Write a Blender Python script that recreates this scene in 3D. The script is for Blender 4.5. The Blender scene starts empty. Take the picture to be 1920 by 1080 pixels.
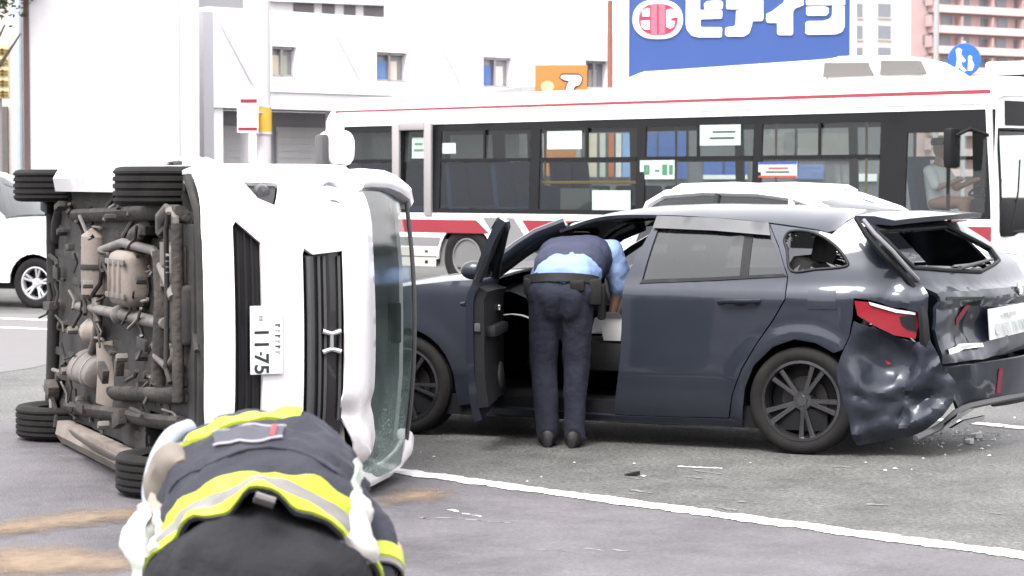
import bpy, bmesh, math, random
from mathutils import Vector, Matrix, noise
from mathutils.geometry import delaunay_2d_cdt
rad = math.radians
random.seed(7)
scn = bpy.context.scene
COL = scn.collection
V3 = Vector

# ------------------------------------------------------------------ camera
FPX = 4200.0            # focal length in pixels of the 1920 px wide photograph
PITCH = math.atan(196 / FPX)   # horizon lies at y = 344
CAMH = 1.6
cam_d = bpy.data.cameras.new('camera'); cam = bpy.data.objects.new('camera', cam_d); COL.objects.link(cam)
cam_d.sensor_width = 36; cam_d.lens = FPX / 1920 * 36
cam_d.clip_start = 0.1; cam_d.clip_end = 3000
cam.location = (0, 0, CAMH); cam.rotation_euler = (rad(90) - PITCH, 0, 0)
cam_d.dof.use_dof = True; cam_d.dof.focus_distance = 12.8; cam_d.dof.aperture_fstop = 6.3
scn.camera = cam

# ------------------------------------------------------------------ sky, sun, exposure
SUN_EL, SUN_ROT = rad(58), rad(205)
world = bpy.data.worlds.new('World'); scn.world = world; world.use_nodes = True
wn, wl = world.node_tree.nodes, world.node_tree.links
wn.clear()
sky = wn.new('ShaderNodeTexSky'); sky.sky_type = 'NISHITA'; sky.sun_disc = False
sky.sun_elevation = SUN_EL; sky.sun_rotation = SUN_ROT; sky.air_density = 1.2; sky.dust_density = 4.0
hs = wn.new('ShaderNodeHueSaturation'); hs.inputs['Saturation'].default_value = 0.12
ov = wn.new('ShaderNodeMix'); ov.data_type = 'RGBA'; ov.inputs[0].default_value = 0.6
ov.inputs[7].default_value = (5.6, 5.5, 5.75, 1)        # even overcast cloud
bg = wn.new('ShaderNodeBackground'); bg.inputs['Strength'].default_value = 0.1
wo = wn.new('ShaderNodeOutputWorld')
wl.new(sky.outputs[0], hs.inputs['Color']); wl.new(hs.outputs[0], ov.inputs[6])
wl.new(ov.outputs[2], bg.inputs['Color']); wl.new(bg.outputs[0], wo.inputs['Surface'])
sun_d = bpy.data.lights.new('sun', 'SUN'); sun_d.energy = 0.9; sun_d.angle = rad(25); sun_d.color = (1.0, 0.97, 0.94)
sun = bpy.data.objects.new('sun', sun_d); COL.objects.link(sun)
# sun direction: from behind the camera, a little to the right
sdir = V3((math.sin(SUN_ROT) * math.cos(SUN_EL), math.cos(SUN_ROT) * math.cos(SUN_EL), math.sin(SUN_EL)))
sun.rotation_euler = sdir.to_track_quat('Z', 'Y').to_euler()
sun.location = sdir * 50
scn.view_settings.view_transform = 'Standard'; scn.view_settings.look = 'None'
scn.view_settings.exposure = 2.6; scn.view_settings.gamma = 1.0
try: scn.view_settings.use_curve_mapping = False
except Exception: pass
scn.cycles.max_bounces = 8; scn.cycles.transparent_max_bounces = 16
scn.cycles.caustics_reflective = False; scn.cycles.caustics_refractive = False
scn.cycles.sample_clamp_indirect = 4.0

# ------------------------------------------------------------------ photo pixel -> direction -> point on a surface
CC = V3((0, 0, CAMH)); CP, SP = math.cos(PITCH), math.sin(PITCH)
def ray(px, py):
    u = (px - 960) / FPX; v = (540 - py) / FPX
    return V3((u, CP + v * SP, -SP + v * CP))
def ground(px, py, z=0.0):
    d = ray(px, py); return CC + d * ((z - CAMH) / d.z)
def on_plane(px, py, o, n):
    d = ray(px, py); return CC + d * ((o - CC).dot(n) / d.dot(n))
def at_depth(px, py, dep):
    d = ray(px, py); return CC + d * (dep / d.y)

# ------------------------------------------------------------------ materials
MATS = {}
def mat(name, col, rough=0.5, metal=0.0, coat=0.0, var=0.12, scale=6.0, bump=0.0, bscale=60.0, spec=0.5,
        dirt=None, dirt_amt=0.0, dirt_scale=3.0, rvar=0.1, coat_rough=0.03, alpha=None, trans=0.0, emit=None, ior=1.45):
    if name in MATS: return MATS[name]
    m = bpy.data.materials.new(name); m.use_nodes = True
    n, l = m.node_tree.nodes, m.node_tree.links
    b = n['Principled BSDF']
    tc = n.new('ShaderNodeTexCoord')
    nz = n.new('ShaderNodeTexNoise'); nz.inputs['Scale'].default_value = scale; nz.inputs['Detail'].default_value = 6
    l.new(tc.outputs['Object'], nz.inputs['Vector'])
    mx = n.new('ShaderNodeMix'); mx.data_type = 'RGBA'
    c = V3(col[:3])
    mx.inputs[6].default_value = (*[max(0, k * (1 - var)) for k in c], 1)
    mx.inputs[7].default_value = (*[min(1, k * (1 + var)) for k in c], 1)
    l.new(nz.outputs[0], mx.inputs[0])
    out = mx.outputs[2]
    if dirt:
        n2 = n.new('ShaderNodeTexNoise'); n2.inputs['Scale'].default_value = dirt_scale; n2.inputs['Detail'].default_value = 8
        n2.inputs['Roughness'].default_value = 0.65
        l.new(tc.outputs['Object'], n2.inputs['Vector'])
        rp = n.new('ShaderNodeMapRange'); rp.inputs[1].default_value = 0.45; rp.inputs[2].default_value = 0.72
        rp.inputs[4].default_value = dirt_amt
        l.new(n2.outputs[0], rp.inputs[0])
        m2 = n.new('ShaderNodeMix'); m2.data_type = 'RGBA'; l.new(rp.outputs[0], m2.inputs[0])
        l.new(out, m2.inputs[6]); m2.inputs[7].default_value = (*dirt, 1); out = m2.outputs[2]
    l.new(out, b.inputs['Base Color'])
    rr = n.new('ShaderNodeMapRange'); rr.inputs[3].default_value = max(0.0, rough - rvar); rr.inputs[4].default_value = min(1, rough + rvar)
    l.new(nz.outputs[0], rr.inputs[0]); l.new(rr.outputs[0], b.inputs['Roughness'])
    b.inputs['Metallic'].default_value = metal
    b.inputs['Specular IOR Level'].default_value = spec
    b.inputs['Coat Weight'].default_value = coat; b.inputs['Coat Roughness'].default_value = coat_rough
    b.inputs['IOR'].default_value = ior
    if trans: b.inputs['Transmission Weight'].default_value = trans
    if alpha is not None: b.inputs['Alpha'].default_value = alpha
    if emit:
        b.inputs['Emission Color'].default_value = (*emit[0], 1); b.inputs['Emission Strength'].default_value = emit[1]
    if bump:
        n3 = n.new('ShaderNodeTexNoise'); n3.inputs['Scale'].default_value = bscale; n3.inputs['Detail'].default_value = 4
        l.new(tc.outputs['Object'], n3.inputs['Vector'])
        bp = n.new('ShaderNodeBump'); bp.inputs['Strength'].default_value = bump; bp.inputs['Distance'].default_value = 0.02
        l.new(n3.outputs[0], bp.inputs['Height']); l.new(bp.outputs[0], b.inputs['Normal'])
    MATS[name] = m
    return m
def glass(name, tint, dens, rough=0.02, ior=1.42):
    """thin tinted pane: tinted see-through plus a Fresnel mirror"""
    if name in MATS: return MATS[name]
    m = bpy.data.materials.new(name); m.use_nodes = True
    n, l = m.node_tree.nodes, m.node_tree.links; n.clear()
    tr = n.new('ShaderNodeBsdfTransparent'); tr.inputs[0].default_value = (*tint, 1)
    df = n.new('ShaderNodeBsdfDiffuse'); df.inputs[0].default_value = (*[t * 0.25 for t in tint], 1)
    mx0 = n.new('ShaderNodeMixShader'); mx0.inputs[0].default_value = dens
    gl = n.new('ShaderNodeBsdfGlossy'); gl.inputs['Roughness'].default_value = rough; gl.inputs[0].default_value = (.9, .92, .92, 1)
    fr = n.new('ShaderNodeFresnel'); fr.inputs[0].default_value = ior
    mx = n.new('ShaderNodeMixShader'); o = n.new('ShaderNodeOutputMaterial')
    tc = n.new('ShaderNodeTexCoord'); nz = n.new('ShaderNodeTexNoise'); nz.inputs['Scale'].default_value = 1.5
    bp = n.new('ShaderNodeBump'); bp.inputs['Strength'].default_value = 0.03; bp.inputs['Distance'].default_value = 0.02
    l.new(tc.outputs['Object'], nz.inputs['Vector']); l.new(nz.outputs[0], bp.inputs['Height']); l.new(bp.outputs[0], gl.inputs['Normal'])
    l.new(tr.outputs[0], mx0.inputs[1]); l.new(df.outputs[0], mx0.inputs[2])
    l.new(mx0.outputs[0], mx.inputs[1]); l.new(gl.outputs[0], mx.inputs[2]); l.new(fr.outputs[0], mx.inputs[0])
    l.new(mx.outputs[0], o.inputs[0]); MATS[name] = m
    return m

# ------------------------------------------------------------------ objects
def props(o, label=None, cat=None, group=None, kind=None):
    if label: o['label'] = label
    if cat: o['category'] = cat
    if group: o['group'] = group
    if kind: o['kind'] = kind
    return o
def thing(name, label, cat, M=None, group=None):
    o = bpy.data.objects.new(name, None); COL.objects.link(o); o.empty_display_size = 0.2
    if M is not None: o.matrix_world = M if isinstance(M, Matrix) else Matrix.Translation(V3(M))
    return props(o, label, cat, group)
def mk(name, geo, m, parent=None, smooth=True, ang=38, **kw):
    V, F = geo
    me = bpy.data.meshes.new(name); me.from_pydata([tuple(v) for v in V], [], [tuple(f) for f in F])
    bm = bmesh.new(); bm.from_mesh(me); bmesh.ops.remove_doubles(bm, verts=bm.verts, dist=1e-5)
    bmesh.ops.recalc_face_normals(bm, faces=bm.faces); bm.to_mesh(me); bm.free()
    me.materials.append(m)
    if smooth:
        me.polygons.foreach_set('use_smooth', [True] * len(me.polygons)); me.set_sharp_from_angle(angle=rad(ang))
    o = bpy.data.objects.new(name, me); COL.objects.link(o)
    if parent is not None: o.parent = parent
    if kw: props(o, **kw)
    return o
def copy_tree(o, parent=None):
    c = o.copy(); COL.objects.link(c); c.parent = parent
    for ch in list(o.children): copy_tree(ch, c)
    return c

# ------------------------------------------------------------------ geometry
def join(*gs):
    V, F = [], []
    for v, f in gs:
        k = len(V); V += list(v); F += [tuple(i + k for i in q) for q in f]
    return V, F
def xf(geo, M):
    return [M @ V3(v) for v in geo[0]], geo[1]
def box(c, s, bev=0.0, rot=None, seg=2):
    bm = bmesh.new(); bmesh.ops.create_cube(bm, size=1)
    for v in bm.verts: v.co = V3((v.co.x * s[0], v.co.y * s[1], v.co.z * s[2]))
    if bev: bmesh.ops.bevel(bm, geom=bm.edges[:], offset=bev, segments=seg, profile=0.6, affect='EDGES')
    bm.verts.index_update()
    V = [v.co.copy() for v in bm.verts]; F = [[v.index for v in f.verts] for f in bm.faces]; bm.free()
    if rot is not None: V = [rot @ v for v in V]
    return [v + V3(c) for v in V], F
def tube(pts, r, seg=12, cap=True):
    pts = [V3(p) for p in pts]; n = len(pts)
    rs = r if isinstance(r, (list, tuple)) else [r] * n
    V, F = [], []; up = None
    for i, p in enumerate(pts):
        t = (pts[min(i + 1, n - 1)] - pts[max(i - 1, 0)]).normalized()
        if up is None: up = t.orthogonal().normalized()
        up = (up - t * up.dot(t)); up = up.normalized() if up.length > 1e-6 else t.orthogonal().normalized()
        sd = t.cross(up)
        ri = rs[i]; ra, rb = ri if isinstance(ri, (tuple, list)) else (ri, ri)
        for k in range(seg):
            a = 2 * math.pi * k / seg
            V.append(p + up * math.cos(a) * ra + sd * math.sin(a) * rb)
    for i in range(n - 1):
        for k in range(seg):
            a, b = i * seg + k, i * seg + (k + 1) % seg
            F.append((a, b, b + seg, a + seg))
    if cap: F += [tuple(range(seg))[::-1], tuple(range((n - 1) * seg, n * seg))]
    return V, F
def lathe(prof, o, ax, seg=32, a0=0.0, a1=2 * math.pi, closed=True):
    """prof: (radius, along axis)"""
    ax = V3(ax).normalized(); u = ax.orthogonal().normalized(); w = ax.cross(u); o = V3(o)
    V, F = [], []; n = len(prof)
    for k in range(seg):
        a = a0 + (a1 - a0) * k / (seg if closed else seg - 1)
        for r, h in prof: V.append(o + ax * h + (u * math.cos(a) + w * math.sin(a)) * r)
    for k in range(seg if closed else seg - 1):
        for j in range(n - 1):
            a = k * n + j; b = ((k + 1) % seg) * n + j
            F.append((a, b, b + 1, a + 1))
    return V, F
def loft(rings, closed=True, caps=True):
    n = len(rings[0]); V = [V3(p) for r in rings for p in r]; F = []
    for i in range(len(rings) - 1):
        for k in range(n if closed else n - 1):
            a, b = i * n + k, i * n + (k + 1) % n
            F.append((a, b, b + n, a + n))
    if caps and closed: F += [tuple(range(n))[::-1], tuple(range((len(rings) - 1) * n, len(rings) * n))]
    return V, F
def inpoly(x, y, P):
    r = False; j = len(P) - 1
    for i in range(len(P)):
        xi, yi = P[i]; xj, yj = P[j]
        if (yi > y) != (yj > y) and x < (xj - xi) * (y - yi) / (yj - yi) + xi: r = not r
        j = i
    return r
def resamp(P, step):
    out = []
    for i in range(len(P)):
        a, b = P[i], P[(i + 1) % len(P)]
        n = max(1, int(math.ceil(math.hypot(b[0] - a[0], b[1] - a[1]) / step)))
        out += [(a[0] + (b[0] - a[0]) * k / n, a[1] + (b[1] - a[1]) * k / n) for k in range(n)]
    return out
def cr(P, n=4):
    """closed Catmull-Rom through P"""
    out = []; m = len(P)
    for i in range(m):
        p0, p1, p2, p3 = (V3((*P[(i + k - 1) % m], 0)) for k in range(4))
        for k in range(n):
            t = k / n
            q = 0.5 * (2 * p1 + (p2 - p0) * t + (2 * p0 - 5 * p1 + 4 * p2 - p3) * t * t + (3 * p1 - p0 - 3 * p2 + p3) * t ** 3)
            out.append((q.x, q.y))
    return out
def cro(P, n=4):
    """open Catmull-Rom, any dimension"""
    P = [V3(p) if len(p) == 3 else V3((*p, 0)) for p in P]; out = []
    Q = [P[0] * 2 - P[1]] + P + [P[-1] * 2 - P[-2]]
    for i in range(1, len(Q) - 2):
        p0, p1, p2, p3 = Q[i - 1:i + 3]
        for k in range(n):
            t = k / n
            out.append(0.5 * (2 * p1 + (p2 - p0) * t + (2 * p0 - 5 * p1 + 4 * p2 - p3) * t * t + (3 * p1 - p0 - 3 * p2 + p3) * t ** 3))
    out.append(P[-1]); return out
def panel(outline, f, holes=(), step=0.06, thick=0.0, norm=None):
    """fill a 2D outline (with holes) with a fine triangle net, lay it on surface f(a,b), give it thickness"""
    loops = [resamp(outline, step)] + [resamp(h, step) for h in holes]
    pts, edges = [], []
    for L in loops:
        k = len(pts); pts += L; edges += [(k + i, k + (i + 1) % len(L)) for i in range(len(L))]
    nb = len(pts)
    xs = [p[0] for p in outline]; ys = [p[1] for p in outline]
    j = 0; y = min(ys)
    rnd = random.Random(3)
    bset = {}
    for p in pts: bset.setdefault((round(p[0] / step), round(p[1] / step)), []).append(p)
    while y < max(ys):
        x = min(xs) + (step / 2 if j % 2 else 0)
        while x < max(xs):
            q = (x + rnd.uniform(-.1, .1) * step, y + rnd.uniform(-.1, .1) * step)
            if inpoly(*q, loops[0]) and not any(inpoly(*q, h) for h in loops[1:]):
                cx, cy = round(q[0] / step), round(q[1] / step)
                if all((q[0] - p[0]) ** 2 + (q[1] - p[1]) ** 2 > (0.45 * step) ** 2
                       for a in (-1, 0, 1) for b in (-1, 0, 1) for p in bset.get((cx + a, cy + b), ())):
                    pts.append(q)
            x += step
        y += step * 0.87; j += 1
    vo, eo, fo, ov_, oe, of = delaunay_2d_cdt([V3((p[0], p[1])).to_2d() if False else __import__('mathutils').Vector((p[0], p[1])) for p in pts], edges, [], 0, 1e-7)
    F = []
    for t in fo:
        cx = sum(vo[i].x for i in t) / len(t); cy = sum(vo[i].y for i in t) / len(t)
        if inpoly(cx, cy, loops[0]) and not any(inpoly(cx, cy, h) for h in loops[1:]): F.append(tuple(t))
    V = [V3(f(v.x, v.y)) for v in vo]
    if not thick: return V, F
    N = [V3((0, 0, 0)) for _ in V]
    for t in F:
        nn = (V[t[1]] - V[t[0]]).cross(V[t[2]] - V[t[0]])
        for i in t: N[i] += nn
    if norm is not None:
        tot = sum(N, V3((0, 0, 0)))
        sg = 1 if tot.dot(V3(norm)) > 0 else -1
    else: sg = 1
    k = len(V)
    W = V + [v - n_.normalized() * sg * thick if n_.length > 1e-12 else v for v, n_ in zip(V, N)]
    cnt = {}
    for t in F:
        for a, b in ((t[0], t[1]), (t[1], t[2]), (t[2], t[0])): cnt[(a, b)] = cnt.get((a, b), 0) + 1
    G = list(F) + [tuple(i + k for i in t[::-1]) for t in F]
    for (a, b) in cnt:
        if (b, a) not in cnt: G.append((b, a, a + k, b + k))
    return W, G
def prism(P, f, d0, d1):
    """solid from a 2D polygon: f(a,b,depth)"""
    n = len(P); V = [V3(f(a, b, d0)) for a, b in P] + [V3(f(a, b, d1)) for a, b in P]
    return V, [tuple(range(n)), tuple(range(n, 2 * n))[::-1]] + [(i, i + n, (i + 1) % n + n, (i + 1) % n) for i in range(n)]
def grid(f, nu, nv):
    V = [V3(f(i / nu, j / nv)) for i in range(nu + 1) for j in range(nv + 1)]
    return V, [(i * (nv + 1) + j, (i + 1) * (nv + 1) + j, (i + 1) * (nv + 1) + j + 1, i * (nv + 1) + j + 1) for i in range(nu) for j in range(nv)]
def solid(geo, t):
    """thicken an open sheet along its normals"""
    V, F = [V3(v) for v in geo[0]], geo[1]
    N = [V3((0, 0, 0)) for _ in V]
    for q in F:
        nn = (V[q[1]] - V[q[0]]).cross(V[q[2]] - V[q[0]])
        if len(q) == 4: nn += (V[q[2]] - V[q[0]]).cross(V[q[3]] - V[q[0]])
        for i in q: N[i] += nn
    k = len(V); W = V + [v - n_.normalized() * t if n_.length > 1e-12 else v for v, n_ in zip(V, N)]
    ed = {}
    for q in F:
        for i in range(len(q)): ed[(q[i], q[(i + 1) % len(q)])] = 1
    G = list(F) + [tuple(i + k for i in q[::-1]) for q in F] + [(b, a, a + k, b + k) for (a, b) in ed if (b, a) not in ed]
    return W, G
def half_liner(cx, y0, y1, cz, r, n=16, lo=-.15):
    a0, a1 = lo, math.pi - lo
    P = [(cx + r * math.cos(a0 + (a1 - a0) * k / n), cz + r * math.sin(a0 + (a1 - a0) * k / n)) for k in range(n + 1)]
    V = [V3((x, y, z)) for y in (y0, y1) for x, z in P] + [V3((cx, y1, cz))]
    m = n + 1
    return V, [(i, i + 1, m + i + 1, m + i) for i in range(n)] + [(m + i, m + i + 1, 2 * m) for i in range(n)]
def lerp_tab(T, x):
    if x <= T[0][0]: return T[0][1]
    for (a, b), (c, d) in zip(T, T[1:]):
        if x <= c: return b + (d - b) * (x - a) / (c - a)
    return T[-1][1]
def sm(a, b, x):
    t = max(0, min(1, (x - a) / (b - a))); return t * t * (3 - 2 * t)
def fbm(p, s, o=3):
    return noise.fractal(V3(p) * s, 1.0, 2.0, o)
def frame(o, x, y, z):
    M = Matrix.Identity(4)
    for i, a in enumerate((x, y, z)):
        for r in range(3): M[r][i] = a[r]
    for r in range(3): M[r][3] = o[r]
    return M
def remesh_obj(o, voxel, smooth_it=8, fac=0.5):
    """fuse overlapping shapes of a mesh into one continuous skin"""
    md = o.modifiers.new('r', 'REMESH'); md.mode = 'VOXEL'; md.voxel_size = voxel; md.use_smooth_shade = True
    ms = o.modifiers.new('s', 'SMOOTH'); ms.iterations = smooth_it; ms.factor = fac
    bpy.context.view_layer.update()
    dg = bpy.context.evaluated_depsgraph_get()
    me = bpy.data.meshes.new_from_object(o.evaluated_get(dg))
    old = o.data; o.modifiers.clear(); o.data = me
    if not me.materials: me.materials.append(old.materials[0])
    me.polygons.foreach_set('use_smooth', [True] * len(me.polygons))
    return o
def text_geo(s, size, depth=0.0):
    c = bpy.data.curves.new('t', 'FONT'); c.body = s; c.size = size; c.extrude = depth; c.offset = size * .02; c.align_x = 'CENTER'; c.align_y = 'CENTER'
    o = bpy.data.objects.new('t', c); COL.objects.link(o); bpy.context.view_layer.update()
    me = bpy.data.meshes.new_from_object(o.evaluated_get(bpy.context.evaluated_depsgraph_get()))
    g = ([v.co.copy() for v in me.vertices], [tuple(p.vertices) for p in me.polygons])
    bpy.data.objects.remove(o); bpy.data.curves.remove(c); bpy.data.meshes.remove(me)
    return g
# ================================================================== ground
def asphalt(name='asphalt', tint=(1, 1, 1), coarse=1.0):
    m = bpy.data.materials.new(name); m.use_nodes = True
    n, l = m.node_tree.nodes, m.node_tree.links; b = n['Principled BSDF']
    tc = n.new('ShaderNodeTexCoord')
    def nz(s, d=6, r=0.6):
        t = n.new('ShaderNodeTexNoise'); t.inputs['Scale'].default_value = s; t.inputs['Detail'].default_value = d
        t.inputs['Roughness'].default_value = r; l.new(tc.outputs['Object'], t.inputs['Vector']); return t
    big, mid, fine = nz(0.22), nz(2.2, 8, 0.7), nz(38, 4)
    vo = n.new('ShaderNodeTexVoronoi'); vo.inputs['Scale'].default_value = 85; l.new(tc.outputs['Object'], vo.inputs['Vector'])
    r1 = n.new('ShaderNodeValToRGB'); r1.color_ramp.elements[0].position = .3; r1.color_ramp.elements[1].position = .75
    r1.color_ramp.elements[0].color = (.050, .049, .048, 1); r1.color_ramp.elements[1].color = (.085, .082, .080, 1)
    l.new(big.outputs[0], r1.inputs[0])
    def mul(a, src, lo, hi, f0=.3, f1=.7):
        mr = n.new('ShaderNodeMapRange'); mr.inputs[1].default_value = f0; mr.inputs[2].default_value = f1
        mr.inputs[3].default_value = lo; mr.inputs[4].default_value = hi; l.new(src, mr.inputs[0])
        x = n.new('ShaderNodeMix'); x.data_type = 'RGBA'; x.blend_type = 'MULTIPLY'; x.inputs[0].default_value = 1
        l.new(a, x.inputs[6]); l.new(mr.outputs[0], x.inputs[7]); return x.outputs[2]
    c = mul(r1.outputs[0], mid.outputs[0], .72, 1.3); c = mul(c, fine.outputs[0], 1 - .5 * coarse, 1 + .5 * coarse); c = mul(c, vo.outputs['Distance'], 1 - .3 * coarse, 1 + .25 * coarse, 0, .6)
    st = nz(.9, 10, .75); c = mul(c, st.outputs[0], .62, 1.12, .34, .5)
    tn = n.new('ShaderNodeMix'); tn.data_type = 'RGBA'; tn.blend_type = 'MULTIPLY'; tn.inputs[0].default_value = 1; tn.inputs[7].default_value = (*tint, 1); l.new(c, tn.inputs[6]); c = tn.outputs[2]
    l.new(c, b.inputs['Base Color'])
    rr = n.new('ShaderNodeMapRange'); rr.inputs[3].default_value = .45; rr.inputs[4].default_value = .8; l.new(mid.outputs[0], rr.inputs[0])
    l.new(rr.outputs[0], b.inputs['Roughness']); b.inputs['Specular IOR Level'].default_value = 0.5
    bp = n.new('ShaderNodeBump'); bp.inputs['Strength'].default_value = .6 * coarse; bp.inputs['Distance'].default_value = .012
    l.new(vo.outputs['Distance'], bp.inputs['Height']); l.new(bp.outputs[0], b.inputs['Normal'])
    return m
ASPH = asphalt('asphalt', (.97, .985, .95), 1.25)
mk('road', grid(lambda u, v: (-250 + 500 * u, -120 + 700 * v, 0), 20, 20), ASPH, None, False, kind='structure')

def worn_paint(name='road_paint', c=(.62, .6, .6)):
    m = mat(name, c, .65, var=.18, scale=9, dirt=(.16, .155, .155), dirt_amt=.75, dirt_scale=7, bump=.3, bscale=90)
    return m
PAINT = worn_paint()
def marking(P0, P1, w, name='lane_line', z=.004):
    """painted line with a slightly ragged edge"""
    a, b = V3(P0), V3(P1); d = (b - a).normalized(); s = V3((-d.y, d.x, 0)); L = (b - a).length
    n = int(L / .02); V = []; F = []
    for i in range(n + 1):
        p = a + d * (L * i / n)
        for k, sg in enumerate((-1, 1)):
            q = p + s * sg * (w / 2 + .026 * fbm((p.x, p.y, sg * 3), 6) + .022 * fbm((p.x, p.y, sg * 5), 26, 3))
            V.append((q.x, q.y, z))
    F = [(2 * i, 2 * i + 2, 2 * i + 3, 2 * i + 1) for i in range(n)]
    return mk(name, (V, F), PAINT, None, False, kind='structure')
g0, g1 = ground(700, 878), ground(1920, 1043)
gd = (g1 - g0).normalized()
marking(g0 - gd * 0.3, g1 + gd * 1.5, .165)
h0, h1 = ground(1700, 782), ground(1930, 804)
marking(h0, h1 + (h1 - h0) * 3, .15)
k0, k1 = ground(-200, 589), ground(100, 601); marking(k0, k1, .16)
k0, k1 = ground(-200, 606), ground(100, 618); marking(k0, k1, .16)
# smoother resurfaced lane in the foreground
q0_ = g0 - gd * 30; q1_ = g1 + gd * 25; nn_ = V3((-gd.y, gd.x, 0)); nn_ = nn_ if nn_.y < 0 else -nn_
mk('road_lane', grid(lambda u, v: V3(((q0_ + (q1_ - q0_) * u).x, (q0_ + (q1_ - q0_) * u).y, .002)) + nn_ * (.13 + 5.5 * v), 20, 6), asphalt('asphalt_smooth', (1.0, .955, 1.06), .45), None, False, kind='structure')
PAVE = mat('pale_pavement', (.115, .109, .110), .8, var=.12, scale=2, dirt=(.1, .095, .095), dirt_amt=.5, dirt_scale=1.2)
mk('pavement', panel([(ground(*p).x, ground(*p).y) for p in ((-500, 583), (160, 590), (160, 668), (60, 690), (-60, 708), (-500, 735))], lambda a, b: (a, b, .0025), (), .6), PAVE, None, False, kind='structure')
# faint scuffs of old paint beside the wagon
for a, b, w in (((1270, 876), (1355, 879), .03), ((1480, 800), (1500, 801), .02), ((838, 957), (900, 970), .02)):
    marking(ground(*a), ground(*b), w, 'paint_scuff')

rnd = random.Random(31)
SCUF = mat('scuffed_asphalt', (.16, .155, .15), .85, var=.3, scale=20)
for k in range(26):
    a = (rnd.uniform(1000, 1850), rnd.uniform(862, 960)) if k < 16 else (rnd.uniform(760, 1500), rnd.uniform(960, 1060))
    L_ = rnd.uniform(12, 60); o = marking(ground(*a), ground(a[0] + L_, a[1] + L_ * rnd.uniform(-.02, .16)), rnd.uniform(.008, .02), 'paint_scuff', .0035); o.data.materials[0] = SCUF
# absorbent sand thrown on the spilled fluid
SAND = mat('sand', (.24, .175, .12), .95, var=.35, scale=14, bump=.8, bscale=160, dirt=(.13, .10, .075), dirt_amt=.8, dirt_scale=6)
def soft_edge(m):
    n, l = m.node_tree.nodes, m.node_tree.links; b = n['Principled BSDF']
    a = n.new('ShaderNodeAttribute'); a.attribute_name = 'cover'
    tc = n.new('ShaderNodeTexCoord'); z = n.new('ShaderNodeTexNoise'); z.inputs['Scale'].default_value = 6; z.inputs['Detail'].default_value = 10; z.inputs['Roughness'].default_value = .75
    l.new(tc.outputs['Object'], z.inputs['Vector'])
    s = n.new('ShaderNodeMath'); s.operation = 'ADD'; l.new(a.outputs['Fac'], s.inputs[0]); l.new(z.outputs[0], s.inputs[1])
    r = n.new('ShaderNodeMapRange'); r.inputs[1].default_value = .58; r.inputs[2].default_value = 1.12; r.inputs[4].default_value = .92; l.new(s.outputs[0], r.inputs[0])
    l.new(r.outputs[0], b.inputs['Alpha'])
soft_edge(SAND)
def sand(px_poly, label):
    P = [(ground(*p).x, ground(*p).y) for p in px_poly]
    P = cr(P, 6)
    P = [(x + .05 * fbm((x, y, 1), 5), y + .12 * fbm((x, y, 7), 4)) for x, y in P]
    def f(x, y): return (x, y, .0065 + max(0, .004 + .006 * fbm((x, y, 0), 7)))
    o = mk('sand', panel(P, f, step=.05), SAND, None, kind='stuff', label=label)
    at = o.data.attributes.new('cover', 'FLOAT', 'POINT')
    for v in o.data.vertices:
        at.data[v.index].value = min(1, min(math.hypot(v.co.x - a, (v.co.y - b) * .6) for a, b in P) / .30)
sand([(-60, 985), (60, 965), (180, 952), (262, 944), (300, 962), (240, 985), (130, 1000), (30, 1012), (-60, 1020)], 'tan absorbent sand spread in a long streak on the asphalt')
sand([(-60, 1035), (60, 1020), (160, 1022), (250, 1040), (330, 1060), (250, 1078), (90, 1090), (-60, 1090)], 'tan absorbent sand streak in front of the overturned van')
sand([(700, 930), (780, 914), (850, 916), (868, 930), (840, 946), (760, 952), (700, 955)], 'small patch of tan sand beside the white lane line')

# ================================================================== bus
WHITE = mat('bus_white', (.78, .77, .76), .3, coat=.6, var=.03, scale=2)
CREAM = mat('bus_cream', (.44, .405, .375), .35, coat=.4, var=.05, scale=2, dirt=(.4, .37, .34), dirt_amt=.5, dirt_scale=2)
RED = mat('bus_red', (.22, .012, .025), .35, coat=.5, var=.05)
GREYB = mat('bus_grey', (.17, .165, .17), .4, coat=.3, var=.05)
BLACKT = mat('black_trim', (.009, .009, .0105), .5, var=.2, spec=.2)
RUBBER = mat('tyre_rubber', (.010, .0095, .0095), .85, var=.3, scale=20, spec=.25, dirt=(.022, .020, .018), dirt_amt=.6, dirt_scale=5)
SILVER = mat('silver_metal', (.55, .55, .57), .35, metal=.8, var=.06)
ALU = mat('aluminium_frame', (.30, .28, .28), .45, metal=.3, var=.06)
BUSGLASS = glass('bus_glass', (.66, .71, .70), .02, .02, 1.36)
CLEAR = glass('clear_glass', (.78, .84, .82), .05)
SEATB = mat('seat_fabric_blue', (.03, .05, .13), .9, var=.3, scale=25)
INTER = mat('bus_interior', (.13, .13, .13), .7, var=.08)
PAPER = mat('paper', (.36, .44, .40), .8, var=.04)
YEL = mat('yellow_rail', (.45, .25, .03), .4)

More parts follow.
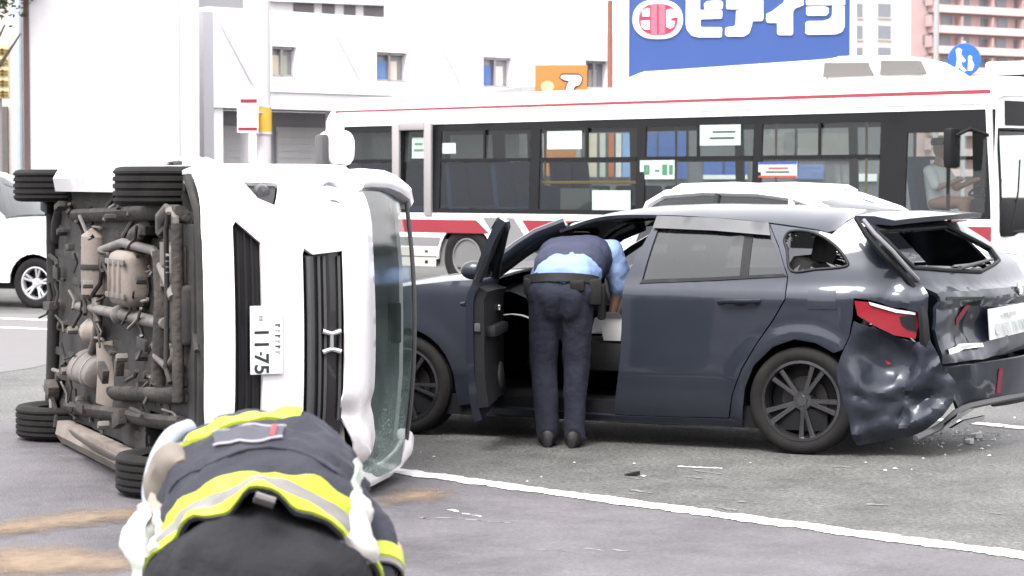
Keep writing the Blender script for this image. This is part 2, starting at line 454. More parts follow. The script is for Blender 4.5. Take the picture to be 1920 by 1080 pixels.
bl, br = CC + ray(620, 212) * ((2.72 - CAMH) / ray(620, 212).z), CC + ray(1860, 175) * ((2.72 - CAMH) / ray(1860, 175).z)
BF = (br - bl); BF.z = 0; BF.normalize(); BL = V3((-BF.y, BF.x, 0))
BO = bl - BF * 0.15; BO.z = 0
BM = frame(BO, BF, BL, V3((0, 0, 1))); BMI = BM.inverted()
bus = thing('city_bus', 'white city bus with red roof stripe standing behind the grey station wagon', 'bus', BM)
def bs(px, py, y=0.0):
    p = BMI @ on_plane(px, py, BO + BL * y, BL); return (p.x, p.z)
BLEN = bs(1868, 300)[0]; BW = 2.49; BH = 2.98
zs, zt = 1.15, 2.50            # window band
xw0, xw1 = bs(640, 300)[0], bs(1862, 300)[0]
arch_x = bs(872, 480)[0]
def arc(cx, cz, r, a0, a1, n): return [(cx + r * math.cos(a0 + (a1 - a0) * i / n), cz + r * math.sin(a0 + (a1 - a0) * i / n)) for i in range(n + 1)]
farch = BLEN - 2.75
out = [(0.02, .32)] + arc(arch_x, .45, .56, math.pi, 0, 14) + arc(farch, .45, .56, math.pi, 0, 14) + [(BLEN - .03, .32), (BLEN - .03, 2.62), (0.02, 2.62)]
band = [(xw0, zs), (xw1, zs), (xw1, zt + .03), (xw0, zt)]
for side, name in ((0, 'right'), (1, 'left')):
    y0 = 0 if side == 0 else BW
    sg = 1 if side == 0 else -1
    mk('side_wall', panel(out, lambda a, b: (a, y0 + sg * (.06 * sm(1.1, 2.7, b)), b), [band], .25, .03, norm=(0, -sg, 0)), WHITE, bus)
    # windows: (x0,x1) in photo pixels along the side
    wins = [bs(648, 300)[0], bs(730, 300)[0], bs(752, 300)[0], bs(796, 300)[0], bs(822, 300)[0], bs(990, 300)[0], bs(1008, 300)[0], bs(1190, 300)[0],
            bs(1206, 300)[0], bs(1408, 300)[0], bs(1424, 300)[0], bs(1646, 300)[0], bs(1696, 300)[0], bs(1846, 300)[0]]
    holes = []
    for i in range(7):
        a, b_ = wins[2 * i], wins[2 * i + 1]
        zb = zs + (.07 if i != 1 else .02); zc = zt - .1
        if i == 6: zb, zc = bs(1750, 398)[1], bs(1750, 248)[1]
        holes.append([(a, zb), (b_, zb), (b_, zc), (a, zc)])
    fy = lambda a, b, o=0.0: (a, y0 + sg * (.06 * sm(1.1, 2.7, b) + .012 + o), b)
    ins = [(xw0 + .002, zs + .002), (xw1 - .002, zs + .002), (xw1 - .002, zt + .026), (xw0 + .002, zt - .002)]
    mk('window_band', panel(ins, fy, holes, .3, .03, norm=(0, -sg, 0)), BLACKT, bus)
    for i, h in enumerate(holes):
        w = mk('window', panel(h, lambda a, b: fy(a, b, .014), (), .4), CLEAR if i == 6 else BUSGLASS, bus)
        (a, zb), (b_, zc) = h[0], h[2]
        yy = y0 + sg * .05
        if i in (0, 2, 3, 4, 5):      # sliding sash bar
            mk('sash_bar', box(((a + b_) / 2, yy, zb + (zc - zb) * .62), (b_ - a - .004, .03, .05)), BLACKT, w, False)
        if i in (2, 3, 4, 5):
            mk('sash_post', box((a + (b_ - a) * .5, yy, zb + (zc - zb) * .81), (.035, .025, (zc - zb) * .38)), BLACKT, w, False)
        if i == 1 and side == 0:
            fr = mk('emergency_door_frame', join(*[box(((a + b_) / 2 + sx * ((b_ - a) / 2 + .09), y0 - .012, (zb + zt) / 2 - .02), (.15, .05, zt - zb + .08), .01) for sx in (-1, 1)],
                    box(((a + b_) / 2, y0 - .012, zt - .02), ((b_ - a) + .02, .05, .12), .01)), ALU, bus)
        if i == 6:
            mk('sash_post', box((a + (b_ - a) * .53, yy, (zb + zc) / 2), (.04, .03, zc - zb)), BLACKT, w, False)
# roof, floor, ends
def sect(x, s=1.0, dz=0.0):
    P = [(.04, 2.6), (.06, 2.75), (.12, 2.87), (.25, 2.94), (.6, 2.975), (1.25, 2.99)]
    P = P + [(BW - y, z) for y, z in P[-2::-1]]
    return [V3((x, y, 2.6 + (z - 2.6) * s + dz)) for y, z in P]
rf = [sect(.02, .25), sect(.05, .6), sect(.14, .87), sect(.35, 1), sect(BLEN * .5, 1), sect(BLEN - .5, 1), sect(BLEN - .2, .93), sect(BLEN - .07, .7), sect(BLEN - .03, .3)]
roof = mk('roof', solid(loft(rf, closed=False, caps=False), -.03), WHITE, bus)
mk('floor', box((BLEN / 2, BW / 2, .36), (BLEN - .1, BW - .1, .06)), INTER, bus, False)
mk('ceiling', box((BLEN / 2, BW / 2, 2.56), (BLEN - .2, BW - .2, .04)), INTER, bus, False)
mk('rear_wall', join(box((.03, BW / 2, 1.45), (.05, BW - .06, 2.3), .02)), WHITE, bus, False)
fr_h = [[(.12, 1.0), (BW - .12, 1.0), (BW - .15, 2.28), (.15, 2.28)]]
def ff(a, b): return (BLEN - .02 + .10 * (1 - ((a - BW / 2) / (BW / 2)) ** 2) - .10 * sm(1.0, 2.9, b), a, b)
mk('front_wall', panel([(.0, .32), (BW, .32), (BW, 2.7), (0, 2.7)], ff, fr_h, .2, .05, norm=(1, 0, 0)), WHITE, bus)
wsb = mk('windshield', panel(fr_h[0], lambda a, b: (ff(a, b)[0] - .02, a, b), (), .2), CLEAR, bus)
mk('windshield_seal', join(*[tube([V3(ff(*p)) + V3((.004, 0, 0)) for p in resamp(fr_h[0], .2)] + [V3(ff(*fr_h[0][0]))], .022, 6)]), BLACKT, bus)
mk('destination_display', panel([(.3, 2.33), (BW - .3, 2.33), (BW - .32, 2.64), (.32, 2.64)], lambda a, b: (ff(a, b)[0] + .012, a, b), (), .2, .012, norm=(1, 0, 0)), BLACKT, bus)
mk('wiper', tube([(BLEN + .05, .35, 1.05), (BLEN + .05, .5, 1.5), (BLEN + .04, .55, 1.9)], .012, 6), BLACKT, bus)
mk('headlight', join(box((BLEN + .0, .35, .7), (.08, .4, .16), .03)), SILVER, bus)
mk('headlight', join(box((BLEN + .0, BW - .35, .7), (.08, .4, .16), .03)), SILVER, bus)
# livery (thin vinyl sheets, 4 mm proud)
def vinyl(name, P, m, off=.004):
    mk(name, panel(P, lambda a, b: (a, .06 * sm(1.1, 2.7, b) - off, b), (), .3, .003, norm=(0, -1, 0)), m, bus)
vinyl('roof_stripe', [(bs(624, 300)[0], 2.705), (BLEN - .12, 2.72), (BLEN - .12, 2.775), (bs(624, 300)[0], 2.757)][:4], RED, .004)
for o in (bus.children[-1],):
    for v in o.data.vertices: v.co.y = .04 + (v.co.y - .06 + .004) - .012
x1, x2 = bs(893, 425)[0], bs(918, 440)[0]
vinyl('red_band', [(.03, .85), (x2, .85), (x1, 1.05), (.03, 1.05)], RED)
vinyl('grey_band', [(.03, .64), (arch_x - .55, .64), (arch_x - .5, .78), (.03, .78)], GREYB)
xa = bs(905, 415)[0]
vinyl('grey_chevron', [(xa, 1.09), (xa + .62, 1.09), (xa + 1.25, .34), (xa + .62, .34)], GREYB)
xb = xa + .78
vinyl('red_band', [(xb, 1.06), (BLEN - .06, 1.06), (BLEN - .06, .87), (xb + .16, .87)], RED)
vinyl('cream_skirt', [(.03, .33), (arch_x - .6, .33), (arch_x - .6, .62), (.03, .62)], CREAM)
mk('skirt_seam', join(box((arch_x - 1.0, -.006, .48), (.9, .004, .012)), box((arch_x - .8, -.006, .4), (.06, .006, .05)), box((arch_x - .8, -.006, .56), (.06, .006, .03))), BLACKT, bus, False)
# wheels
def wheel(name, c, ax, R, w, rim_r, parent, rimmat, spokes=0, hub=.06):
    """tyre with grooved tread, dished rim with spokes"""
    prof = [(rim_r, -w * .42), (rim_r + .02, -w * .47), (R * .86, -w * .5), (R * .95, -w * .47), (R, -w * .38)]
    for k in range(4):
        g = -w * .28 + k * w * .56 / 3
        prof += [(R, g - .008), (R - .010, g - .006), (R - .010, g + .006), (R, g + .008)]
    prof += [(R, w * .38), (R * .95, w * .47), (R * .86, w * .5), (rim_r + .02, w * .47), (rim_r, w * .42), (rim_r - .02, w * .2), (rim_r - .02, -w * .4), (rim_r, -w * .42)]
    t = thing(name, None, None) if parent is None else None
    wo_ = mk(name, lathe(prof, c, ax, 48), RUBBER, parent)
    c = V3(c); ax = V3(ax).normalized(); u = ax.orthogonal().normalized(); v = ax.cross(u)
    gs = [lathe([(rim_r + .004, w * .45), (rim_r - .012, w * .46), (rim_r - .022, w * .38), (rim_r - .03, w * .1)], c, ax, 40)]
    gs.append(lathe([(.001, w * .36), (hub * .55, w * .36), (hub * .6, w * .33), (hub, w * .32), (hub + .012, w * .24), (hub + .02, w * .05)], c, ax, 28))
    if spokes:
        for s in range(spokes):
            for d in (-.14, .14):
                a0 = 2 * math.pi * s / spokes; a1 = a0 + d * 1.15; a0 += d * .7
                p0 = c + (u * math.cos(a0) + v * math.sin(a0)) * hub * .8; p1 = c + (u * math.cos(a1) + v * math.sin(a1)) * (rim_r - .012)
                dr = (p1 - p0).normalized(); sd = ax.cross(dr)
                rings = []
                for tt, wd, hh in ((0, .017, .32), (.5, .015, .355), (1, .019, .40)):
                    q = p0.lerp(p1, tt) + ax * w * hh
                    rings.append([q + sd * wd - ax * .03, q + sd * wd * .8 - ax * .002, q, q - sd * wd * .8 - ax * .002, q - sd * wd - ax * .03])
                gs.append(loft(rings))
        for s in range(5):
            a = 2 * math.pi * (s + .5) / 5; gs.append(lathe([(.001, w * .37), (.009, w * .365), (.010, w * .3)], c + (u * math.cos(a) + v * math.sin(a)) * hub * .62, ax, 8))
    else:
        gs.append(lathe([(hub, w * .2), (rim_r * .6, w * .1), (rim_r * .8, w * .3), (rim_r - .03, w * .22)], c, ax, 28))
        for s in range(8):
            a = 2 * math.pi * s / 8; gs.append(lathe([(.001, w * .3), (.015, w * .3), (.015, w * .1)], c + (u * math.cos(a) + v * math.sin(a)) * rim_r * .45, ax, 8))
    mk('rim', join(*gs), rimmat, wo_)
    mk('wheel_well_disc', lathe([(.001, -w * .05), (rim_r - .03, -w * .05)], c, ax, 28), BLACKT, wo_)
    return wo_
for ax_x in (arch_x, farch):
    wheel('wheel', (ax_x, .16, .48), (0, -1, 0), .48, .27, .29, bus, mat('bus_rim', (.2, .19, .19), .5, metal=.3))
    wheel('wheel', (ax_x, BW - .16, .48), (0, 1, 0), .48, .27, .29, bus, MATS['bus_rim'])
    for ya, yb_ in ((.03, .5), (BW - .03, BW - .5)): mk('wheel_housing', half_liner(ax_x, ya, yb_, .45, .58), BLACKT, bus)
# roof air conditioner
ax0, ax1 = bs(1168, 140, .75)[0], bs(1548, 120, .75)[0]; ax2 = bs(1740, 130, .75)[0]
def ac_ring(x, h, y0=.72, y1=1.78):
    return [V3((x, y0 - .04, 2.93)), V3((x, y0, 2.96 + h * .55)), V3((x, y0 + .08, 2.96 + h * .88)), V3((x, y0 + .22, 2.96 + h)), V3((x, y1 - .22, 2.96 + h)), V3((x, y1 - .08, 2.96 + h * .88)), V3((x, y1, 2.96 + h * .55)), V3((x, y1 + .04, 2.93))]
acm = mk('air_conditioner', loft([ac_ring(ax0 - .02, .08), ac_ring(ax0 + .05, .2), ac_ring(ax0 + .25, .27), ac_ring(ax1 - .3, .33), ac_ring(ax1 - .05, .34), ac_ring(ax1 + .1, .36)]), CREAM, bus)
vent = mk('vent_housing', loft([ac_ring(ax1 + .12, .36, .66, 1.84), ac_ring(ax1 + .3, .36, .66, 1.84), ac_ring(ax2 - .6, .34, .66, 1.84), ac_ring(ax2 - .25, .26, .66, 1.84), ac_ring(ax2 - .05, .14, .66, 1.84), ac_ring(ax2 + .05, .06, .66, 1.84)]), WHITE, bus)
VENT = mat('vent_mesh', (.09, .085, .08), .7)
for a, b_ in ((bs(1548, 120, .66)[0], bs(1636, 130, .66)[0]), (bs(1654, 125, .66)[0], bs(1728, 132, .66)[0])):
    mk('vent_grille', prism([(a, 3.03), (b_ + .05, 3.03), (b_ - .08, 3.21), (a - .02, 3.23)], lambda x, z, d: (x, .62 + (z - 3.0) * .32 + d, z), -.035, .1), VENT, bus, False)
mk('side_mirror', join(box((BLEN - .5, -.22, bs(1830, 278)[1]), (.12, .26, .5), .05), tube([(BLEN - .1, -.02, 2.2), (BLEN - .25, -.2, 2.28), (BLEN - .42, -.24, 2.2)], .022, 8)), BLACKT, bus)
# inside: seats, rails, papers on the glass
def bus_seat(x, y, zf):
    o = mk('passenger_seat', join(box((x, y, zf + .44), (.42, .42, .12), .04), box((x - .22, y, zf + .82), (.10, .42, .72), .04, Matrix.Rotation(-.12, 3, 'Y')), box((x, y, zf + .19), (.3, .06, .38))), SEATB, bus)
    return o
xs_ = wins[0]
for i in range(9):
    x = .9 + i * .95
    zf = .75 if x < arch_x + 1.2 else .39
    if x > BLEN - 3.2: break
    bus_seat(x, .34, zf); bus_seat(x, BW - .34, zf)
    if x < arch_x + 1.2: bus_seat(x, .8, zf); bus_seat(x, BW - .8, zf)
mk('rear_platform', box(((arch_x + 1.4) / 2, BW / 2, .57), (arch_x + 1.3, BW - .12, .36)), INTER, bus, False)
for px_, y in ((1148, 1.5), (1555, .9), (1330, 1.6), (900, 1.5)):
    x = bs(px_, 300)[0]; mk('grab_pole', tube([(x, y, .39), (x, y, 2.55)], .018, 8), YEL, bus)
x = bs(1005, 340)[0]; mk('yellow_handrail', tube([(x, .12, bs(1005, 342)[1]), (bs(1185, 342)[0], .12, bs(1005, 342)[1])], .022, 8), YEL, bus)
mk('partition_panel', box(((bs(1040, 350)[0] + bs(1110, 350)[0]) / 2, .14, 1.32), (bs(1110, 350)[0] - bs(1040, 350)[0], .02, .42)), mat('partition', (.14, .15, .145), .5), bus, False)
INK = mat('ink', (.03, .05, .04), .7); INKR = mat('ink_red', (.4, .05, .03), .7); INKB = mat('ink_blue', (.03, .06, .25), .7); INKG = mat('ink_green', (.05, .16, .08), .7)
def paper(x0, y0, x1, y1, lines, extra=None):
    a, b_ = bs(x0, y1), bs(x1, y0)
    c = ((a[0] + b_[0]) / 2, (a[1] + b_[1]) / 2); s = (b_[0] - a[0], b_[1] - a[1])
    yy = .06 * sm(1.1, 2.7, c[1])
    o = mk('poster', box((c[0], yy + .012, c[1]), (s[0], .003, s[1])), PAPER, bus, False)
    for fx, fz, w, h, m in lines:
        mk('print', box((a[0] + s[0] * fx, yy + .007, a[1] + s[1] * fz), (s[0] * w, .004, s[1] * h)), m, o, False)
paper(1021, 245, 1086, 280, [])
paper(1307, 233, 1384, 273, [(.6, .66, .55, .07, INK), (.55, .36, .6, .08, INK)])
paper(1197, 300, 1262, 336, [(.2, .5, .16, .5, INKG), (.2, .5, .06, .3, PAPER), (.5, .45, .12, .1, INKG), (.72, .5, .14, .55, INKG), (.9, .5, .1, .5, INKG)])
paper(1419, 303, 1492, 333, [(.5, .93, .98, .14, INKB), (.52, .6, .5, .09, INKR), (.5, .36, .6, .08, INK), (.5, .07, .98, .12, INKR)])
paper(1109, 357, 1181, 398, [])
paper(768, 258, 793, 297, [(.5, .7, .6, .1, INKG), (.5, .4, .7, .1, INKG)])
paper(825, 268, 850, 288, [])

# bus driver
def cap_body(segs, seg=14):
    """tapered capsules (p0,r0,p1,r1) as one soup"""
    gs = []
    for p0, r0, p1, r1 in segs:
        p0, p1 = V3(p0), V3(p1); d = (p1 - p0); L = d.length; d = d.normalized() if L > 1e-6 else V3((0, 0, 1))
        pr, rr = [], []
        for k in range(5):
            a = math.pi / 2 * (1 - k / 4); pr.append(p0 - d * r0 * math.sin(a)); rr.append(max(.002, r0 * math.cos(a)))
        for k in range(5):
            a = math.pi / 2 * k / 4; pr.append(p1 + d * r1 * math.sin(a)); rr.append(max(.002, r1 * math.cos(a)))
        gs.append(tube(pr, rr, seg))
    return join(*gs)
def ell(c, r, rot=None, seg=16):
    V, F = lathe([(max(.002, math.cos(math.pi * (k / 10 - .5))), math.sin(math.pi * (k / 10 - .5))) for k in range(11)], (0, 0, 0), (0, 0, 1), seg)
    V = [V3((v.x * r[0], v.y * r[1], v.z * r[2])) for v in V]
    if rot is not None: V = [rot @ v for v in V]
    return [v + V3(c) for v in V], F
SKIN = mat('skin', (.40, .23, .17), .55, var=.08, scale=20)
SHIRTW = mat('shirt_white', (.7, .72, .74), .85, var=.05, scale=15, bump=.2, bscale=40)
DARKCAP = mat('dark_cloth', (.015, .017, .025), .85, var=.2, scale=20)
dx, dy = bs(1768, 320, .75)[0], .75; dz = .55
mk('driver_platform', box((dx + .2, .7, .58), (1.5, 1.2, .4)), INTER, bus, False)
mk('driver_seat', join(box((dx - .05, dy, dz + .62), (.5, .5, .14), .04), box((dx - .33, dy, dz + 1.0), (.13, .48, .8), .05, Matrix.Rotation(-.15, 3, 'Y')), box((dx - .05, dy, dz + .35), (.3, .3, .44))), SEATB, bus)
mk('steering_wheel', xf(lathe([(.22 + .016 * math.cos(a * math.pi / 4), .016 * math.sin(a * math.pi / 4)) for a in range(9)], (0, 0, 0), (0, 0, 1), 24), Matrix.Translation((dx + .62, dy, dz + 1.0)) @ Matrix.Rotation(-.5, 4, 'Y')), BLACKT, bus)
mk('steering_column', tube([(dx + .62, dy, dz + 1.0), (dx + .78, dy, dz + .2)], .04, 8), BLACKT, bus)
mk('dashboard', box((dx + 1.0, BW / 2, dz + .62), (.5, BW - .2, .5), .08), BLACKT, bus)
drv = thing('person', 'bus driver in white shirt and dark cap at the wheel', 'person', BM @ Matrix.Translation((dx - .06, dy, dz + .69)))
bd = mk('body', cap_body([((0, -.09, .1), .09, (.42, -.11, .12), .075), ((0, .09, .1), .09, (.42, .11, .12), .075), ((.42, -.11, .12), .07, (.5, -.11, -.35), .05), ((.42, .11, .12), .07, (.5, .11, -.35), .05),
     ((0, 0, .12), .14, (-.04, 0, .48), .15), ((-.03, -.17, .53), .07, (.12, -.24, .3), .05), ((.12, -.24, .3), .045, (.46, -.2, .42), .035), ((-.03, .17, .53), .07, (.12, .24, .3), .05), ((.12, .24, .3), .045, (.46, .2, .42), .035),
     ((-.03, 0, .55), .06, (.0, 0, .7), .055)]) , SKIN, drv)
bd.data = join and bd.data
remesh_obj(bd, .022, 4)
hd = mk('head', join(ell((.02, 0, .82), (.105, .08, .125)), cap_body([((.11, 0, .81), .018, (.125, 0, .785), .014)])), SKIN, drv)
mk('cap', join(lathe([(.001, .10), (.09, .095), (.115, .05), (.1, .0)], (.0, 0, .86), (0, 0, 1), 20), box((.12, 0, .87), (.12, .15, .015), .005)), DARKCAP, drv)
sh = mk('shirt', cap_body([((0, 0, .1), .155, (-.04, 0, .46), .165), ((-.04, -.13, .52), .085, (-.04, .13, .52), .085), ((-.03, -.19, .52), .085, (.1, -.25, .33), .07), ((-.03, .19, .52), .085, (.1, .25, .33), .07)]), SHIRTW, drv)
remesh_obj(sh, .025, 5)
# ================================================================== buildings and street things behind
WALLW = mat('white_wall', (.82, .80, .82), .8, var=.04, scale=1.2, dirt=(.6, .58, .6), dirt_amt=.4, dirt_scale=.7)
WALLG = mat('grey_cladding', (.36, .355, .375), .7, var=.06, scale=1)
SHUT = mat('grey_shutter', (.30, .29, .29), .6, var=.08, scale=1.5)
DGLASS = mat('dark_window_glass', (.06, .06, .065), .12, var=.2, spec=.5)
CONC = mat('concrete_pole', (.42, .40, .41), .85, var=.08, scale=4)
ORANGE = mat('orange_sign', (.52, .155, .035), .5, var=.04)
BLUE = mat('blue_sign', (.026, .060, .20), .45, var=.05, scale=.8)
SIGNW = mat('sign_white', (.72, .72, .74), .5, var=.03)
YELS = mat('yellow_wrap', (.5, .29, .03), .6, var=.08)
def facade_frame(pa, da, pb, db):
    A = at_depth(pa, 344, da); B = at_depth(pb, 344, db); A.z = B.z = 0
    x = (B - A).normalized(); y = V3((-x.y, x.x, 0))
    return frame(A, x, y, V3((0, 0, 1))), (B - A).length
def uv_on(M, px, py, y=0.0):
    I = M.inverted(); n = V3((M[0][1], M[1][1], M[2][1])); p = I @ on_plane(px, py, M.translation + n * y, n); return p.x, p.z
def flat_uv(y=0.0): return lambda a, b: (a, y, b)

SM, SL = facade_frame(402, 45, 1163, 52.5)
shop = thing('shop_building', 'long white two-storey shop with overhanging upper wall behind the bus', 'building', SM)
S = lambda px, py, y=0: uv_on(SM, px, py, y)
ztop = S(700, 40)[1]; zov = S(540, 205)[1]
wins_ = [((510, 86), (556, 146)), ((706, 97), (764, 155)), ((906, 106), (960, 166)), ((1098, 113), (1140, 172))]
wh = []
for (a, b) in wins_:
    (x0, z1), (x1, z0) = S(*a), S(*b); wh.append([(x0, z0), (x1, z0), (x1, z1), (x0, z1)])
mk('upper_wall', panel([(0, zov), (SL, zov), (SL, ztop), (0, ztop)], flat_uv(), wh, .6, .25, norm=(0, -1, 0)), WALLW, shop, False)
mk('wall_ledge', box((SL / 2 + .5, -.04, S(600, 171)[1]), (SL - 1.2, .07, .09)), WALLW, shop, False)
pc = [[(.62, (.30, .33, .26)), (.3, (.5, .45, .35))], [(.3, (.12, .2, .4)), (.62, (.6, .52, .42))], [(.25, (.08, .14, .34)), (.66, (.55, .5, .46))], [(.5, (.4, .36, .34))]]
for i, h in enumerate(wh):
    (x0, z0), (x1, z1) = h[0], h[2]; cx, cz, w, d = (x0 + x1) / 2, (z0 + z1) / 2, x1 - x0, z1 - z0
    wo_ = mk('window', box((cx, .20, cz), (w - .01, .03, d - .01)), mat('shop_window_grey', (.22, .22, .23), .2), shop, False)
    mk('frame', join(box((cx, .12, z1 - .03), (w, .06, .05)), box((cx, .12, z0 + .03), (w, .06, .05)), box((cx, .12, cz), (.05, .06, d))), ALU, wo_, False)
    for j, (fx, c) in enumerate(pc[i]):
        mk('poster', box((x0 + w * fx, .155, cz - d * .13), (w * .34, .01, d * .70)), mat('poster_%d_%d' % (i, j), c, .7), wo_, False)
for a, b in (((412, 42), (474, 158)), ((626, 58), (688, 172)), ((820, 74), (880, 186)), ((1022, 90), (1066, 180))):
    (x0, z0), (x1, z1) = S(*a), S(*b); mk('diagonal_brace', tube([(x0, -.05, z0), (x1, -.03, z1)], .035, 6), WALLW, shop)
mk('side_wall', box((-.12, 3.0, ztop / 2), (.24, 6.0, ztop)), WALLG, shop, False)
for i in range(14): mk('cladding_rib', box((-.255, .3 + i * .32, ztop / 2), (.03, .05, ztop)), WALLG, shop, False)
mk('roof', box((SL / 2, 3.2, ztop + .05), (SL + .1, 6.3, .1)), WALLW, shop, False)
mk('roof_cabin', box((.6, 2.4, ztop + .55), (1.5, 3, .85)), mat('roof_cabin_grey', (.16, .16, .17), .6), shop, False)
mk('soffit', box((SL / 2, .85, zov + .06), (SL - .1, 1.4, .1)), WALLG, shop, False)
mk('ground_wall', box((SL / 2, 1.5, zov / 2), (SL, .2, zov)), WALLG, shop, False)
for a, b in ((405, 450), (516, 612), (640, 800), (830, 985)):
    (x0, z0), (x1, _) = S(a, 260, 1.38), S(b, 260, 1.38)
    RSH = mat('roller_shutter_grey', (.55, .54, .54), .6, var=.06); so = mk('roller_shutter', box(((x0 + x1) / 2, 1.36, 1.4), (x1 - x0, .05, 2.8)), RSH, shop, False)
    for k in range(18): mk('slat', box(((x0 + x1) / 2, 1.325, .1 + k * .15), (x1 - x0 - .02, .02, .12)), RSH, so, False)
for px_ in (396, 466, 626, 815, 1000):
    x = S(px_, 300, .1)[0]; mk('column', box((x + .15, .25, zov / 2), (.28, .3, zov)), WALLW, shop, False)
# low shop wing with goods posters, seen through the bus
WM, WL = facade_frame(985, 47, 1720, 49)
wing = thing('shop_wing', 'low shop front with coloured poster panels seen through the bus windows', 'building', WM)
U = lambda px, py, y=0: uv_on(WM, px, py, y)
mk('wall', box((WL / 2, .3, 1.75), (WL, .5, 3.5)), mat('wing_wall', (.12, .12, .125), .7), wing, False)
mk('roof', box((WL / 2, 1.5, 3.56), (WL + .3, 3.4, .12)), WALLG, wing, False)
for x0, x1, y0, y1, c in ((1004, 1022, 240, 330, (.5, .16, .04)), (1022, 1090, 272, 330, (.5, .2, .06)), (1098, 1120, 250, 332, (.62, .55, .42)), (1124, 1136, 250, 332, (.5, .5, .44)),
        (1140, 1152, 250, 332, (.42, .12, .05)), (1154, 1166, 250, 332, (.6, .6, .56)), (1166, 1182, 250, 332, (.22, .34, .55)), (1212, 1232, 250, 336, (.045, .10, .30)), (1234, 1290, 248, 336, (.045, .10, .30)),
        (1318, 1356, 296, 328, (.05, .11, .33)), (1358, 1402, 296, 328, (.05, .11, .33)), (1318, 1402, 328, 336, (.7, .7, .7)), (1490, 1545, 308, 336, (.1, .16, .33)), (1600, 1645, 326, 340, (.7, .7, .7)),
        (1420, 1470, 250, 300, (.16, .15, .14)), (1490, 1600, 250, 300, (.18, .17, .16))):
    (a, zb), (b, za) = U(x0, y1), U(x1, y0)
    mk('poster_panel', box(((a + b) / 2, .02, (za + zb) / 2), (b - a - .02, .05, za - zb)), mat('panel_%d_%d' % (x0, y0), c, .6), wing, False)

# plain white tower block on the far left
TM, TL = facade_frame(56, 40, 331, 40)
tow = thing('white_block', 'tall plain white windowless block behind the overturned van', 'building', TM)
mk('wall', box((TL / 2, 1.5, 3.5), (TL, 3.0, 7.0), .02), WALLW, tow, False)
for k in range(1, 6): mk('panel_joint', box((TL * k / 6, -.004, 3.5), (.012, .012, 6.98)), WALLW, tow, False)
mk('corner_trim', box((-.03, -.03, 3.5), (.09, .09, 7.0)), mat('brown_trim', (.12, .08, .08), .6), tow, False)
mk('corner_trim', box((TL + .03, -.03, 3.5), (.09, .09, 7.0)), WALLG, tow, False)
# beige house with a yellow sign left of it
HM, HL = facade_frame(-260, 43, 47, 43)
hs_ = thing('beige_house', 'pale beige house beside the white windowless block', 'building', HM)
mk('wall', box((HL / 2, 2, 3.0), (HL, 4, 6.0)), mat('beige_wall', (.5, .45, .42), .8), hs_, False)
mk('downpipe', tube([(HL - .12, -.08, 0), (HL - .12, -.08, 6)], .09, 8), mat('pale_blue', (.42, .5, .55), .5), hs_)
mk('roof', box((HL / 2, 2, 6.1), (HL + .6, 4.6, .2)), SHUT, hs_, False)
x0, z0 = uv_on(HM, -8, 285); x1, z1 = uv_on(HM, 15, 200)
dw = mk('doorway', box(((x0 + x1) / 2, -.02, z1 / 2), (x1 - x0, .06, z1)), mat('dark_door', (.1, .09, .085), .6), hs_, False)
a, b = at_depth(-25, 185, 41.5), at_depth(17, 82, 41.5)
ys = thing('shop_sign', 'upright cream sign with olive yellow characters beside the beige house', 'sign', ((a.x + b.x) / 2, 41.5, 0))
mk('board', box((0, 0, (a.z + b.z) / 2), (b.x - a.x, .12, b.z - a.z), .01), mat('cream_board', (.62, .54, .36), .6), ys, False)
mk('post', tube([(0, .1, 0), (0, .1, b.z)], .05, 8), SHUT, ys)
for k in range(5):
    z = b.z - .12 - k * (b.z - a.z) / 5.2
    mk('character', join(box((.1, -.07, z), (.2, .02, .035)), box((.08, -.07, z - .06), (.24, .02, .03)), box((.1, -.07, z - .03), (.04, .02, .13))), mat('olive', (.22, .15, .03), .6), ys, False)

# block with a row of dark windows over the shop
QM, QL = facade_frame(500, 78, 722, 80)
q = thing('office_block', 'white block with a row of small dark windows above the shop roof', 'building', QM)
Q = lambda px, py: uv_on(QM, px, py)
mk('wall', box((QL / 2, 3, 4.5), (QL, 6, 9.0)), WALLW, q, False)
mk('eave', box((QL / 2, -.2, Q(600, 3)[1]), (QL, .5, .15)), WALLW, q, False)
for x0, x1, y0, y1 in ((550, 588, 6, 27), (604, 627, 8, 29), (645, 666, 11, 31), (682, 719, 13, 34), (548, 600, -60, -30), (630, 700, -60, -30)):
    (a, zb), (b, za) = Q(x0, y1), Q(x1, y0)
    w_ = mk('window', box(((a + b) / 2, -.01, (za + zb) / 2), (b - a, .06, za - zb)), mat('window_grey', (.13, .12, .125), .3), q, False)
    mk('sill', box(((a + b) / 2, -.05, zb - .04), (b - a + .1, .12, .05)), WALLW, w_, False)

# far apartment houses
PINK = mat('pink_tile', (.40, .29, .28), .8, var=.1, scale=.6); BEIGE = mat('beige_tile', (.50, .46, .43), .8, var=.06, scale=.5)
PINKL = mat('pink_balcony', (.55, .42, .40), .8); FWIN = mat('far_window', (.17, .18, .20), .3)
AM, AL = facade_frame(1700, 300, 2250, 330)
ap = thing('apartment_house', 'pink tiled apartment house with rows of balconies', 'building', AM)
mk('wall', box((AL / 2, 6, 17), (AL, 12, 34)), PINK, ap, False)
for fl in range(11):
    z = 2.6 + fl * 2.75
    mk('balcony', box((AL / 2 + 1.5, -.7, z + .45), (AL - 4, 1.3, 1.0)), PINKL, ap, False)
    for k in range(11):
        if z < 12: continue
        x = 3.2 + k * 3.4 + (fl % 2) * .3
        w_ = mk('window', box((x, -.02, z + 1.75), (1.9 if k % 3 else 1.2, .1, 1.35)), FWIN, ap, False)
    for k in range(7): mk('partition', box((3 + k * 5.6, -.7, z + 1.5), (.2, 1.2, 1.5)), PINK, ap, False)
EM, EL = facade_frame(1602, 270, 1700, 274)
